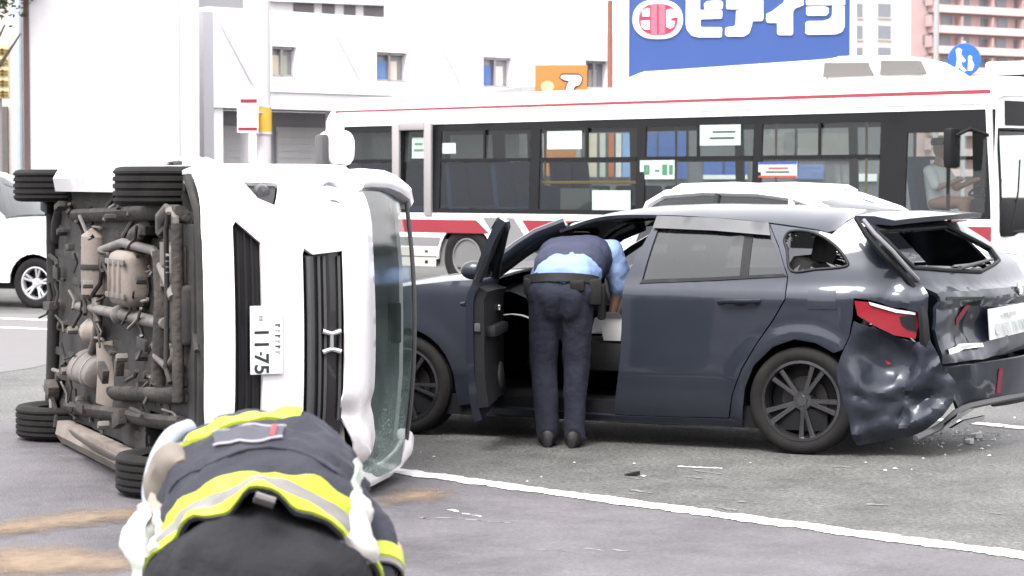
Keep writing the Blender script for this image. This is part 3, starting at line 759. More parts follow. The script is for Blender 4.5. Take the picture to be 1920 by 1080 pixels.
et = thing('apartment_tower', 'narrow beige apartment tower between the blue sign and the pink house', 'building', EM)
mk('wall', box((EL / 2, 5, 15), (EL, 10, 30)), BEIGE, et, False)
for fl in range(9):
    for px_ in (1610, 1658):
        x, z = uv_on(EM, px_, 20 + 41 * (fl - 4)); w = 1.1 if px_ == 1610 else 1.9
        if z < 1 or z > 29: continue
        w_ = mk('window', box((x, -.02, z), (w, .1, 1.65)), FWIN, et, False)
        mk('sill', box((x, -.08, z - .9), (w + .3, .2, .12)), BEIGE, w_, False)

# blue rooftop sign
GM, GL = facade_frame(1166, 50, 1606, 50)
sgn = thing('advertising_sign', 'large blue shop sign with red oval and white katakana behind the bus', 'sign', GM)
G = lambda px, py: uv_on(GM, px, py)
zb0, zb1 = G(1300, 175)[1], G(1300, -75)[1]; xa_, xb_ = G(1180, 50)[0], G(1593, 50)[0]
mk('board', box(((xa_ + xb_) / 2, .1, (zb0 + zb1) / 2), (xb_ - xa_, .2, zb1 - zb0)), BLUE, sgn, False)
for x in ((G(1166, 50)[0] + xa_) / 2 , (G(1606, 50)[0] + xb_) / 2):
    mk('frame_post', box((x, .1, (zb1) / 2), (abs(G(1606, 50)[0] - xb_) - .004, .26, zb1 + .2)), mat('pale_lilac', (.44, .45, .62), .5), sgn, False)
mk('frame_top', box(((xa_ + xb_) / 2, .1, zb1 + .08), (xb_ - xa_ - .01, .24, .15)), MATS['pale_lilac'], sgn, False)
zz = lambda P: [G(1160 + a / 4.174, b / 4.174) for a, b in P]
def letter(name, P, m, d=.035, d0=0.0, parent=None):
    V, F = panel(zz(P), lambda a, b: (a, -d0 - d, b), (), .15, d - .002, norm=(0, -1, 0)); return mk(name, (V, F), m, parent or sgn, False)
letter('katakana_stroke', [(528, -90), (635, -90), (635, 80), (800, 80), (810, 90), (808, 135), (800, 145), (645, 150), (638, 160), (638, 205), (650, 215), (800, 215), (808, 225), (805, 285), (795, 292), (620, 292), (570, 278), (535, 235), (525, 190)], SIGNW)
letter('katakana_stroke', [(668, 30), (690, 12), (760, 4), (805, 10), (814, 25), (812, 64), (800, 72), (672, 72)], SIGNW)
letter('katakana_stroke', [(845, -90), (1060, -90), (1110, -40), (1130, 10), (1130, 150), (1120, 165), (1045, 165), (1040, 200), (1020, 260), (980, 285), (850, 285), (832, 270), (835, 225), (850, 212), (900, 210), (915, 190), (920, 85), (1000, 82), (1010, 74), (850, 72), (842, 60)], SIGNW)
letter('katakana_stroke', [(1440, -90), (1445, 40), (1380, 65), (1362, 90), (1362, 262), (1350, 275), (1255, 275), (1240, 262), (1240, 180), (1165, 178), (1155, 165), (1155, 110), (1200, 90), (1290, 20), (1330, -90)], SIGNW)
letter('katakana_stroke', [(1470, 55), (1610, 50), (1640, 65), (1640, 105), (1620, 122), (1480, 122), (1468, 110)], SIGNW)
letter('katakana_stroke', [(1465, -90), (1770, -90), (1770, 34), (1760, 40), (1475, 40), (1465, 30)], SIGNW)
letter('katakana_stroke', [(1672, 48), (1765, 48), (1765, 210), (1745, 250), (1700, 268), (1480, 272), (1462, 260), (1462, 180), (1475, 168), (1600, 165), (1650, 150), (1670, 120)], SIGNW)
SIGNR = mat('sign_red', (.40, .02, .06), .5); SIGNP = mat('sign_pink', (.50, .10, .15), .5)
ov_ = letter('oval', [(305 + 196 * math.copysign(abs(math.cos(t)) ** .75, math.cos(t)), 152 + 153 * math.copysign(abs(math.sin(t)) ** .95, math.sin(t))) for t in [2 * math.pi * k / 40 for k in range(40)]], SIGNW)
letter('red_disc', [(308 + 152 * math.copysign(abs(math.cos(t)) ** .75, math.cos(t)), 152 + 122 * math.copysign(abs(math.sin(t)) ** .95, math.sin(t))) for t in [2 * math.pi * k / 40 for k in range(40)]], SIGNR, .02, .036, ov_)
for P, m in (([(250, 38), (299, 32), (299, 272), (250, 266)], SIGNP), ([(312, 32), (362, 38), (362, 266), (312, 272)], SIGNP), ([(185, 85), (215, 68), (240, 66), (240, 130), (182, 130)], SIGNW), ([(172, 165), (240, 162), (240, 232), (205, 232), (180, 215)], SIGNW),
             ([(372, 80), (410, 72), (440, 90), (470, 95), (470, 135), (420, 140), (405, 150), (405, 165), (438, 168), (428, 210), (400, 226), (372, 210)], SIGNW)):
    letter('letter_piece', P, m, .018, .057, ov_)

# orange sign with one white character
p0, p1 = at_depth(1003, 235, 46), at_depth(1101, 122, 46)
og = thing('orange_sign', 'orange shop sign with one white character above the bus roof', 'sign', (p0.x, 46, 0))
mk('board', box(((p1.x - p0.x) / 2, 0, (p0.z + p1.z) / 2), (p1.x - p0.x, .12, p1.z - p0.z), .01), ORANGE, og, False)
mk('post', join(tube([(.15, .1, 0), (.15, .1, p0.z + .2)], .05, 8)), SHUT, og)
mk('post', join(tube([(.9, .1, 0), (.9, .1, p0.z + .2)], .05, 8)), SHUT, og)
def O8(P): return [((at_depth(960 + a / 8, 80 + b / 8, 46) - V3((p0.x, 0, 0))).x, at_depth(960 + a / 8, 80 + b / 8, 46).z) for a, b in P]
mk('character', panel(O8([(700, 525), (745, 460), (1000, 460), (1062, 515), (1055, 600), (1015, 655), (960, 675), (930, 740), (780, 740), (800, 640), (835, 590), (760, 580)]), lambda a, b: (a, -.07, b), (), .2, .01, norm=(0, -1, 0)), INK, og, False)
mk('character', panel(O8([(722, 522), (755, 490), (990, 488), (1042, 522), (1035, 590), (1005, 636), (940, 655), (905, 735), (800, 735), (825, 640), (860, 578), (770, 556)]), lambda a, b: (a, -.085, b), (), .2, .012, norm=(0, -1, 0)), SIGNW, og, False)
mk('picture', panel(O8([(530 + 100 * math.cos(t), 660 + 85 * math.sin(t)) for t in [2 * math.pi * k / 20 for k in range(20)]]), lambda a, b: (a, -.07, b), (), .2, .008, norm=(0, -1, 0)), mat('peach', (.6, .38, .22), .6), og, False)

# poles and round sign
def pole(name, label, px, dep, r, ztop_, m, r1=None):
    p = at_depth(px, 344, dep); t = thing(name, label, 'pole', (p.x, p.y, 0))
    mk('shaft', tube([(0, 0, 0), (0, 0, ztop_ / 2), (0, 0, ztop_)], [r, (r + (r1 or r)) / 2, r1 or r], 16), m, t); return t
ut = pole('utility_pole', 'pale concrete utility pole with a yellow wrap in front of the shop', 495, 40, .135, 8.5, CONC, .11)
z0, z1 = at_depth(495, 250, 40).z, at_depth(495, 200, 40).z
mk('yellow_wrap', lathe([(.14, z0), (.142, z1)], (0, 0, 0), (0, 0, 1), 20), YELS, ut)
for z in (z0, z1): mk('steel_band', lathe([(.138, z - .02), (.147, z - .02), (.147, z + .02), (.138, z + .02)], (0, 0, 0), (0, 0, 1), 20), SILVER, ut)
a, b = at_depth(445, 249, 39.7), at_depth(484, 186, 39.7)
ss = thing('street_notice', 'small white notice with red edges strapped to the concrete pole', 'sign', ((a.x + b.x) / 2, 39.7, a.z))
w, h = b.x - a.x, b.z - a.z
mk('board', box((0, 0, h / 2), (w, .03, h), .01), SIGNW, ss)
mk('red_edge', box((.02, -.02, h - .03), (w * .8, .012, .06)), RED, ss, False); mk('red_edge', box((0, -.02, .07), (w * .9, .012, .05)), RED, ss, False)
mk('print', join(*[box((0, -.018, h * (.3 + .12 * k)), (w * .6, .008, .015)) for k in range(4)]), mat('print_grey', (.4, .4, .45), .7), ss, False)
mk('bracket', tube([(.0, .02, h * .6), (w * .75, .2, h * .6)], .02, 6), SILVER, ss)
rp_ = pole('brown_pole', 'thin red-brown pole beside the orange sign', 1143, 48, .055, 5.5, mat('rust_pole', (.2, .07, .045), .6))
up2 = pole('utility_pole', 'dark grey utility pole in front of the pink apartment house', 1753, 60, .08, 9, SHUT, .07)
wp = pole('white_pole', 'thick white pole between the beige tower and the dark pole', 1697, 58, .13, at_depth(1697, -60, 58).z, SIGNW, .11)
p = at_depth(1808, 112, 42); t = thing('round_sign', 'round blue traffic sign with white figures on a grey post', 'traffic sign', (p.x, 42, 0))
mk('post', tube([(0, .06, 0), (0, .06, p.z + .35)], .04, 10), SILVER, t)
dsc = mk('disc', lathe([(.001, .03), (.30, .03), (.31, .015), (.31, 0), (.001, 0)], (0, 0, p.z), (0, -1, 0), 32), mat('traffic_blue', (.018, .10, .34), .4), t)
mk('pictogram', join(*[panel(P, lambda a, b: (a, -.034, p.z + b), (), .1, .003, norm=(0, -1, 0)) for P in
   ([(-.17, .18), (-.11, .22), (-.05, .18), (-.07, .1), (.02, -.02), (-.02, -.05), (-.07, .0), (-.05, -.12), (.04, -.2), (-.01, -.22), (-.11, -.13), (-.15, -.22), (-.19, -.2), (-.15, -.08), (-.14, .03)],
    [(.07, .06), (.10, .08), (.14, .05), (.13, 0), (.18, -.1), (.14, -.2), (.06, -.2), (.07, -.06)])]), SIGNW, t, False)

# ------------------------------------------------------------------ ordinary cars (side panel + greenhouse)
CARGLASS = glass('car_glass', (.30, .33, .33), .15)
def simple_car(name, label, M, L, W, paint, top, house, ax, R=.31, cat='car', group=None, rear_lamp=True):
    """top: lower body outline (x,z) from tail to nose; house: greenhouse outline (x,z) tail to nose; ax: axle x positions"""
    t = thing(name, label, cat, M, group)
    hw = W / 2
    def yb(x, z): return hw - .03 * ((z - .65) / .4) ** 2 - .22 * max(0, (x - (L - .7)) / .7) ** 2 - .18 * max(0, (.5 - x) / .5) ** 2
    belt = lambda x: lerp_tab(top, x)
    def yh(x, z): return yb(x, belt(x)) - .02 - .42 * max(0, z - belt(x)) ** 1.15
    o = [(top[0][0], .22)]
    for a in ax: o += [(a + (R + .05) * math.cos(q), R + (R + .05) * math.sin(q)) for q in [math.pi - math.pi * k / 12 for k in range(13)]]
    o += [(top[-1][0], .22)] + list(top)[::-1]
    for sg in (1, -1):
        mk('side_panel', panel(o, lambda a, b: (a, sg * yb(a, b), b), (), .12, .02, norm=(0, sg, 0)), paint, t)
        gl = mk('side_window', panel(house, lambda a, b: (a, sg * (yh(a, b) - .004), b), (), .15, .006, norm=(0, sg, 0)), CARGLASS, t)
        loop = house + [house[0]]
        rail = [p for p in house if True]
        mk('window_frame', tube([V3((x, sg * yh(x, z), z)) for x, z in cro(rail, 4) for _ in (0,)] if False else [V3((x, sg * yh(x, z), z)) for x, z in house], .045, 6), paint, t)
        n_ = len(house) - 1; x0h, x1h = house[0][0], house[-1][0]
        for fx in (.36, .66):
            x = x0h + (x1h - x0h) * fx
            zt_ = lerp_tab(house, x); mk('pillar', tube([(x, sg * yh(x, belt(x)), belt(x)), (x - .04, sg * yh(x, zt_), zt_)], [(.05, .02), (.04, .02)], 6), BLACKT if fx == .36 else paint, t)
        mk('door_handle', box((x0h + (x1h - x0h) * .42, sg * (yb(1.5, .85) + .012), belt(1.5) - .1), (.18, .03, .035), .01), paint, t)
        for a in ax: wheel('wheel', (a, sg * (hw - .13), R), (0, sg, 0), R, .2, R * .64, t, SILVER, 5)
    n = 40
    xs = [top[0][0] + (top[-1][0] - top[0][0]) * i / n for i in range(n + 1)]
    mk('hood_and_deck', loft([[V3((x, yb(x, belt(x)) * k, belt(x) + .035 * (1 - k * k))) for k in (-1, -.8, -.5, 0, .5, .8, 1)] for x in xs], False, False), paint, t)
    hx = [house[0][0] + (house[-1][0] - house[0][0]) * i / n for i in range(n + 1)]
    def hz(x): return lerp_tab(house, x)
    zmax = max(z for _, z in house)
    rings = [[V3((x, yh(x, hz(x)) * k, hz(x) + .05 * (1 - k ** 4))) for k in (-1, -.85, -.5, 0, .5, .85, 1)] for x in hx]
    iz = [i for i, x in enumerate(hx) if hz(x) > zmax - .13]
    mk('roof', solid(loft(rings[iz[0]:iz[-1] + 1], False, False), -.03), paint, t)
    mk('windshield', loft(rings[iz[-1]:], False, False), CARGLASS, t)
    mk('rear_window', loft(rings[:iz[0] + 1], False, False), CARGLASS, t)
    for xx, nm, s in ((top[0][0], 'rear_fascia', -1), (top[-1][0], 'front_fascia', 1)):
        zt_ = belt(xx)
        mk(nm, loft([[V3((xx + s * .04 * (1 - k * k), yb(xx, z) * k, z)) for k in (-1, -.7, -.3, 0, .3, .7, 1)] for z in (.22, .4, .6, zt_ * .9, zt_)], False, False), paint, t)
        for sg in (1, -1):
            mk('headlight' if s > 0 else 'tail_lamp', box((xx + s * .0, sg * (yb(xx, .6) - .14), zt_ - .14), (.1, .28, .14), .03), SILVER if s > 0 else RED, t)
    mk('underbody', box((L / 2, 0, .32), (L - .3, W - .3, .16)), BLACKT, t, False)
    mk('seat_row', join(*[box((L * f, y, .8), (.14, .48, .75), .05) for f in (.45, .62) for y in (-.36, .36)]), DARKCAP, t)
    return t
WPAINT = mat('white_paint', (.72, .71, .72), .3, coat=.8, var=.03)
SPAINT = mat('pearl_paint', (.62, .62, .66), .3, coat=.9, var=.03, metal=.1)
# minivan between the wagon and the bus
f_ = V3((.80, -.60, 0)).normalized(); l_ = V3((-f_.y, f_.x, 0))
q0 = at_depth(1220, 344, 22.4)
vm = frame(V3((q0.x, q0.y, 0)) + l_ * .2, f_, l_, V3((0, 0, 1)))
simple_car('parked_minivan', 'pearl white minivan whose roof shows above the grey wagon', vm, 4.5, 1.72, SPAINT,
    [(0, .85), (.05, .98), (.3, 1.02), (2.2, 1.0), (3.3, .95), (3.9, .88), (4.3, .78), (4.45, .65)], [(.12, 1.0), (.28, 1.40), (.46, 1.495), (.9, 1.525), (1.5, 1.515), (1.9, 1.47), (2.3, 1.34), (2.85, 1.0)], (.75, 3.55), cat='minivan')
for sg in (1, -1):
    mk('roof_rail', tube([(.5, sg * .56, 1.53), (.6, sg * .565, 1.575), (1.2, sg * .57, 1.59), (1.8, sg * .565, 1.565), (1.9, sg * .56, 1.52)], .024, 8), SPAINT, bpy.data.objects['parked_minivan'])
# white hatchback at the far left
f_ = V3((.93, -.36, 0)).normalized(); l_ = V3((-f_.y, f_.x, 0))
wpos = ground(48, 578)
vm = frame(wpos - f_ * 3.10 + l_ * .80, f_, l_, V3((0, 0, 1)))
simple_car('white_hatchback', 'white car standing beyond the wheels of the overturned van', vm, 4.0, 1.68, WPAINT,
    [(0, .9), (.05, 1.1), (1.2, 1.16), (2.5, 1.15), (3.0, 1.12), (3.5, 1.04), (3.85, .92), (3.97, .75)], [(.15, 1.1), (.35, 1.6), (.7, 1.75), (1.5, 1.77), (1.9, 1.70), (2.75, 1.14)], (.7, 3.25), R=.325)
# car whose roof shows between the block and the shop
q0 = at_depth(300, 344, 37); f_ = V3((.9, -.43, 0)).normalized(); l_ = V3((-f_.y, f_.x, 0))
simple_car('small_pickup', 'pale small pickup with its cab between the white block and the shop', frame(V3((q0.x - 1.75, q0.y, 0)), f_, l_, V3((0, 0, 1))), 3.4, 1.5, SPAINT,
    [(0, .9), (.05, 1.1), (1.2, 1.12), (2.2, 1.15), (2.6, 1.3), (3.2, 1.2), (3.35, .85)], [(2.35, 1.25), (2.40, 1.8), (2.52, 1.95), (2.75, 1.98), (2.9, 1.93), (3.15, 1.3)], (.8, 2.8), R=.3, cat='pickup')
# truck roof beyond the front of the bus
q0 = at_depth(1842, 344, 38); f_ = V3((.85, -.53, 0)).normalized(); l_ = V3((-f_.y, f_.x, 0))
tk = thing('box_truck', 'white truck whose roof rises beyond the front of the bus', 'truck', frame(V3((q0.x, q0.y, 0)), f_, l_, V3((0, 0, 1))))
zt_ = at_depth(1880, 113, 38).z
mk('cargo_box', box((2.2, 1.1, zt_ / 2 + .35), (4.4, 2.1, zt_ - .75), .06), WHITE, tk)
mk('box_trim', box((2.2, .035, zt_ - .28), (4.2, .03, .06)), BLACKT, tk, False)
mk('cab', loft([[V3((x, y, z)) for y, z in ((.1, .4), (.08, 1.2), (.2, h), (2.0, h), (2.12, 1.2), (2.1, .4))] for x, h in ((4.45, 2.3), (5.4, 2.3), (5.9, 2.1), (6.25, 1.3), (6.3, 1.0))]), WHITE, tk)
mk('windshield', box((6.02, 1.1, 1.75), (.05, 1.7, .75), .01, Matrix.Rotation(-.38, 3, 'Y')), DGLASS, tk)
mk('chassis', box((3, 1.1, .5), (5.8, .8, .2)), BLACKT, tk, False)
for x in (1.2, 5.3):
    for y, s in ((.22, -1), (1.98, 1)): wheel('wheel', (x, y, .4), (0, s, 0), .4, .25, .24, tk, SILVER)

# tree over the house on the far left
LEAF = mat('leaf', (.045, .075, .03), .7, var=.5, scale=3)
BARK = mat('bark', (.09, .07, .055), .9, bump=.5, bscale=15)
p = at_depth(6, 15, 39); tr = thing('leafy_tree', 'green tree with its crown beside the beige house', 'tree', (p.x - .6, 39, 0))
mk('trunk', tube([(0, 0, 0), (.05, 0, 1.5), (0, .1, 3), (.1, 0, 4.6)], [.16, .13, .11, .04], 10), BARK, tr)
for k in range(6):
    a = k * 1.05; mk('limb', tube([(.03, 0, 2.8 + k * .2), (.5 * math.cos(a), .5 * math.sin(a), 3.6 + k * .2), (.9 * math.cos(a), .9 * math.sin(a), 4.2 + k * .2)], [.06, .04, .015], 6), BARK, tr)
rnd = random.Random(5); V = []; F = []
cl = [(rnd.uniform(-.9, .9), rnd.uniform(-.9, .9), rnd.uniform(4.75, 6.2)) for _ in range(26)]
for c in cl:
    for _ in range(130):
        d = V3((rnd.gauss(0, .18), rnd.gauss(0, .18), rnd.gauss(0, .15))); q_ = V3(c) + d
        u = V3((rnd.uniform(-1, 1), rnd.uniform(-1, 1), rnd.uniform(-.6, .6))).normalized(); v = u.orthogonal().normalized(); s = rnd.uniform(.04, .075)
        k = len(V); V += [q_ - u * s, q_ + v * s * .5, q_ + u * s, q_ - v * s * .5]; F.append((k, k + 1, k + 2, k + 3))
mk('crown', (V, F), LEAF, tr, False)
# ================================================================== wrecked grey station wagon
GPAINT = mat('slate_metallic_paint', (.0175, .0212, .0315), .42, metal=.3, coat=.55, var=.05, scale=3, coat_rough=.05, spec=.3)
SCUFP = mat('scuffed_bumper_paint', (.0185, .022, .033), .45, metal=.2, coat=.35, coat_rough=.14, var=.1, scale=4, spec=.3, dirt=(.06, .06, .065), dirt_amt=.3, dirt_scale=8, bump=.1, bscale=25)
TRIM = mat('dark_plastic', (.012, .012, .0135), .6, spec=.25, var=.15, scale=12)
TRIMG = mat('grey_plastic', (.05, .05, .052), .65, var=.15, scale=12)
CABIN = mat('cabin_dark', (.008, .008, .009), .85, spec=.2, var=.2, scale=10)
CHROME = mat('chrome', (.75, .75, .77), .12, metal=1.0, var=.03)
LAMPR = mat('tail_lamp_red', (.20, .006, .014), .15, coat=1.0, var=.1)
WAGGLASS = glass('wagon_tint_glass', (.20, .20, .21), .25, .02, 1.62)
WSGLASS = glass('wagon_windshield_glass', (.7, .75, .73), .08)
BROKEN = mat('broken_grey_trim', (.16, .16, .17), .6, var=.4, scale=8)
AIRBAG = mat('airbag_cloth', (.6, .6, .6), .9, var=.06, scale=12, bump=.4, bscale=12)
UBDK = mat('brake_iron', (.03, .028, .027), .5, metal=.5)
RIMD = mat('dark_alloy', (.10, .10, .105), .22, metal=.9, var=.15, coat=.3)
pr_, pf_ = ground(1500, 853), ground(762, 815)
GF = (pf_ - pr_).normalized(); GL_ = V3((-GF.y, GF.x, 0)); GO = pr_ - GL_ * .86
WGM = frame(GO, GF, GL_, V3((0, 0, 1))); WGI = WGM.inverted()
wag = thing('station_wagon', 'wrecked slate grey station wagon with smashed rear and open front door', 'car', WGM)
ST = [(.05, .78), (.15, .80), (.2, .832), (.3, .850), (.36, .852), (.42, .863), (.6, .868), (.8, .868), (.93, .866), (.955, .858), (1.0, .830), (1.1, .80), (1.2, .757), (1.3, .708), (1.4, .648), (1.46, .59), (1.6, .45)]
def Sy(x, z):
    y = sum(lerp_tab(ST, z + d) * w for d, w in ((-.02, .25), (0, .5), (.02, .25)))
    r = math.hypot(x, z - .318)
    if z < .95: y += .016 * math.exp(-((r - .39) / .05) ** 2)
    r = math.hypot(x - 2.62, z - .318)
    if z < .95: y += .014 * math.exp(-((r - .39) / .05) ** 2)
    if x > 2.3: y -= .24 * ((x - 2.3) / 1.25) ** 2
    if x < 0: y -= .30 * x * x
    return y
def side(px, py):
    y = .85; d = WGI.to_3x3() @ ray(px, py); o = WGI @ CC
    for _ in range(12):
        t = (y - o.y) / d.y; p = o + d * t; y = .6 * y + .4 * Sy(p.x, p.z)
    return (p.x, p.z)
def sides(*P): return [side(*p) for p in P]
XL = [(.1, -.66), (.2, -.70), (.6, -.76), (.85, -.74), (1.1, -.60), (1.25, -.48), (1.38, -.34)]
XR = [(.1, -.95), (.2, -1.0), (.6, -1.07), (.85, -1.06), (1.1, -.94), (1.25, -.76), (1.38, -.56)]
def Xr(y, z):
    a, b = lerp_tab(XL, z), lerp_tab(XR, z); t = max(0, min(1.2, (.68 - y) / 1.36))
    return a + (b - a) * (t ** .8) - .05 * 4 * t * (1 - t)
def rearp(px, py):
    d = WGI.to_3x3() @ ray(px, py); o = WGI @ CC; x = -.8; p = None
    for _ in range(40):
        t = (x - o.x) / d.x; p = o + d * t; yy = max(-.9, min(.9, p.y)); x = .8 * x + .2 * Xr(yy, max(.1, min(1.4, p.z)))
    return (p.y, p.z)
def rears(*P): return [rearp(*p) for p in P]
sf = lambda a, b: (a, Sy(a, b), b)
def dmg(a, b, amp):
    d = noise.voronoi(V3((a * 4.2, b * 4.2, 2.3)))[0]
    return (.6 * min(.55, d[1] - d[0]) + .35 * abs(fbm((a, b, 9.1), 3, 2))) * amp
# --- roof with rails down the sides
drip = cro([(*side(*p),) for p in ((1048, 431), (1130, 406), (1237, 403), (1340, 408), (1441, 417), (1537, 431), (1560, 437), (1585, 416), (1607, 404))], 5)
drip = sorted([(p.x, p.y) for p in drip])
zc_t = [(-.6, 1.39), (-.35, 1.42), (-.1, 1.445), (.3, 1.466), (.8, 1.472), (1.1, 1.462), (1.35, 1.43), (1.6, 1.37)]
rr_ = []
x_hi, x_lo = drip[-1][0], drip[0][0]
for i in range(37):
    x = x_lo + (x_hi - x_lo) * i / 36; zd = lerp_tab(drip, x); yd = Sy(x, zd); zc = max(lerp_tab(zc_t, x), zd + .03)
    ks = (-1, -.985, -.95, -.88, -.75, -.5, -.25, 0, .25, .5, .75, .88, .95, .985, 1)
    rr_.append([V3((x, k * yd, zd + (zc - zd) * (1 - abs(k) ** 3.2))) for k in ks])
mk('roof', solid(loft(rr_, False, False), -.02), GPAINT, wag)
# --- A pillars (left one traced, right one mirrored)
ap_ = [V3(sf(*side(*p))) for p in ((1060, 420), (1007, 440), (972, 462), (948, 480))]
ap_ = ap_ + [ap_[-1] + (ap_[-1] - ap_[-2]) * 1.3]
for sg in (1, -1):
    mk('pillar', tube([V3((p.x, sg * (p.y - .01), p.z)) for p in ap_], [(.05, .032)] * len(ap_), 10), GPAINT, wag)
    mk('pillar_trim', tube([V3((p.x - .02, sg * (p.y - .055), p.z - .035)) for p in ap_], [(.04, .03)] * len(ap_), 8), CABIN, wag)
# --- rear door, left
dr_out = sides((1237, 405), (1340, 410), (1442, 419), (1460, 465), (1476, 518), (1471, 560), (1448, 600), (1420, 640), (1390, 690), (1372, 740), (1366, 783), (1260, 781), (1152, 777), (1164, 664), (1172, 524), (1205, 460))
dr_win = sides((1240, 413), (1340, 418), (1437, 427), (1455, 470), (1468, 514), (1330, 522), (1203, 527), (1222, 462))
rd = mk('rear_door', panel(dr_out, sf, [dr_win], .045, .025, norm=(0, 1, 0)), GPAINT, wag)
wg = mk('window_glass', panel(dr_win, lambda a, b: (a, Sy(a, b) - .014, b), (), .12), WAGGLASS, rd)
p = sides((1398, 424), (1414, 424), (1402, 519), (1386, 519))
mk('window_divider', panel(p, lambda a, b: (a, Sy(a, b) - .008, b), (), .1, .012, norm=(0, 1, 0)), TRIM, rd)
p = sides((1205, 524), (1330, 520), (1470, 513), (1476, 518), (1330, 526), (1200, 531))
mk('belt_moulding', panel(p, lambda a, b: (a, Sy(a, b) + .008, b), (), .06, .012, norm=(0, 1, 0)), TRIM, rd)
p = sides((1234, 404), (1340, 408), (1443, 417), (1446, 441), (1340, 432), (1226, 427))
mk('rain_visor', panel(p, lambda a, b: (a, Sy(a, b) + .022, b), (), .06, .003, norm=(0, 1, 0)), mat('visor_smoke', (.045, .045, .05), .2, var=.05, coat=.6), rd)
hx_, hz_ = side(1386, 566)
mk('door_handle', join(tube([(hx_ + .125, Sy(hx_, hz_) + .005, hz_ - .008), (hx_ + .09, Sy(hx_, hz_) + .032, hz_), (hx_ - .09, Sy(hx_, hz_) + .032, hz_ + .006), (hx_ - .125, Sy(hx_, hz_) + .004, hz_ + .004)], [(.018, .012)] * 4, 10)), GPAINT, rd)
mk('handle_recess', ell((hx_ - .01, Sy(hx_, hz_) - .028, hz_ - .004), (.09, .034, .04)), TRIM, rd)
# lower crease of the doors
p = sides((1200, 693), (1260, 692), (1320, 696), (1336, 703), (1260, 700), (1200, 701))
# --- left quarter panel with broken side window
q_out = sides((1444, 420), (1537, 433), (1560, 439), (1585, 418), (1606, 406), (1630, 432), (1662, 468), (1699, 503), (1725, 530), (1742, 556), (1738, 585), (1718, 584), (1680, 578), (1629, 563), (1600, 559), (1598, 595), (1592, 630), (1580, 655), (1563, 662),
              (1529, 643), (1489, 636), (1449, 650), (1413, 685), (1396, 729), (1392, 792), (1369, 790), (1374, 740), (1392, 692), (1422, 641), (1450, 602), (1473, 562), (1478, 518), (1462, 465))
q_win = cr(sides((1471, 449), (1484, 433), (1527, 437), (1564, 459), (1588, 489), (1583, 500), (1530, 505), (1484, 508), (1476, 470)), 4)
def qf(a, b):
    k = sm(-.22, -.5, a); kk = sm(-.28, -.55, a)
    return (a + kk * .03 * fbm((a, b, 4), 7, 2), Sy(a, b) - k * dmg(a, b, .07) * (.5 + .5 * sm(1.25, 1.0, b)) , b + kk * .015 * fbm((a, b, 6), 8, 2))
qp = mk('quarter_panel', panel(q_out, qf, [q_win], .026, .02, norm=(0, 1, 0)), GPAINT, wag, ang=24)
mk('window_seal', tube([V3((a, Sy(a, b) + .002, b)) for a, b in q_win] + [V3((q_win[0][0], Sy(*q_win[0]) + .002, q_win[0][1]))], .009, 6), TRIM, qp)
rnd = random.Random(11)
def shards(win, f, n, frac, parent, m):
    """jagged remains of a pane along the edge of its opening"""
    c = (sum(p[0] for p in win) / len(win), sum(p[1] for p in win) / len(win))
    for i in range(0, len(win)):
        if rnd.random() < .3: continue
        a, b = win[i], win[(i + 1) % len(win)]; k = frac * rnd.uniform(.3, 1.3)
        t = rnd.random(); e = (a[0] + (b[0] - a[0]) * t, a[1] + (b[1] - a[1]) * t); e = (e[0] + (c[0] - e[0]) * k, e[1] + (c[1] - e[1]) * k)
        mk('glass_shard', prism([a, b, e], f, 0, .004), m, parent, False)
shards(q_win, lambda a, b, d: (a, Sy(a, b) - .02 - d, b), 0, .28, qp, WAGGLASS)
p = sides((1516, 541), (1568, 541), (1568, 580), (1514, 580))
mk('fuel_flap', panel(p, lambda a, b: (a, Sy(a, b) - dmg(a, b, .07) * sm(-.22, -.5, a) + .004, b), (), .05, .004, norm=(0, 1, 0)), GPAINT, wag)
# --- rocker under the doors
p = sides((930, 764), (1050, 772), (1152, 779), (1260, 783), (1366, 786), (1392, 794), (1392, 800), (1250, 797), (1120, 789), (1000, 783), (925, 776))
mk('rocker_panel', panel(p, lambda a, b: (a, Sy(a, b) + .006, b), (), .05, .06, norm=(0, 1, 0)), GPAINT, wag)
mk('side_sill', box((1.3, .70, .20), (1.75, .16, .10), .03), CABIN, wag)
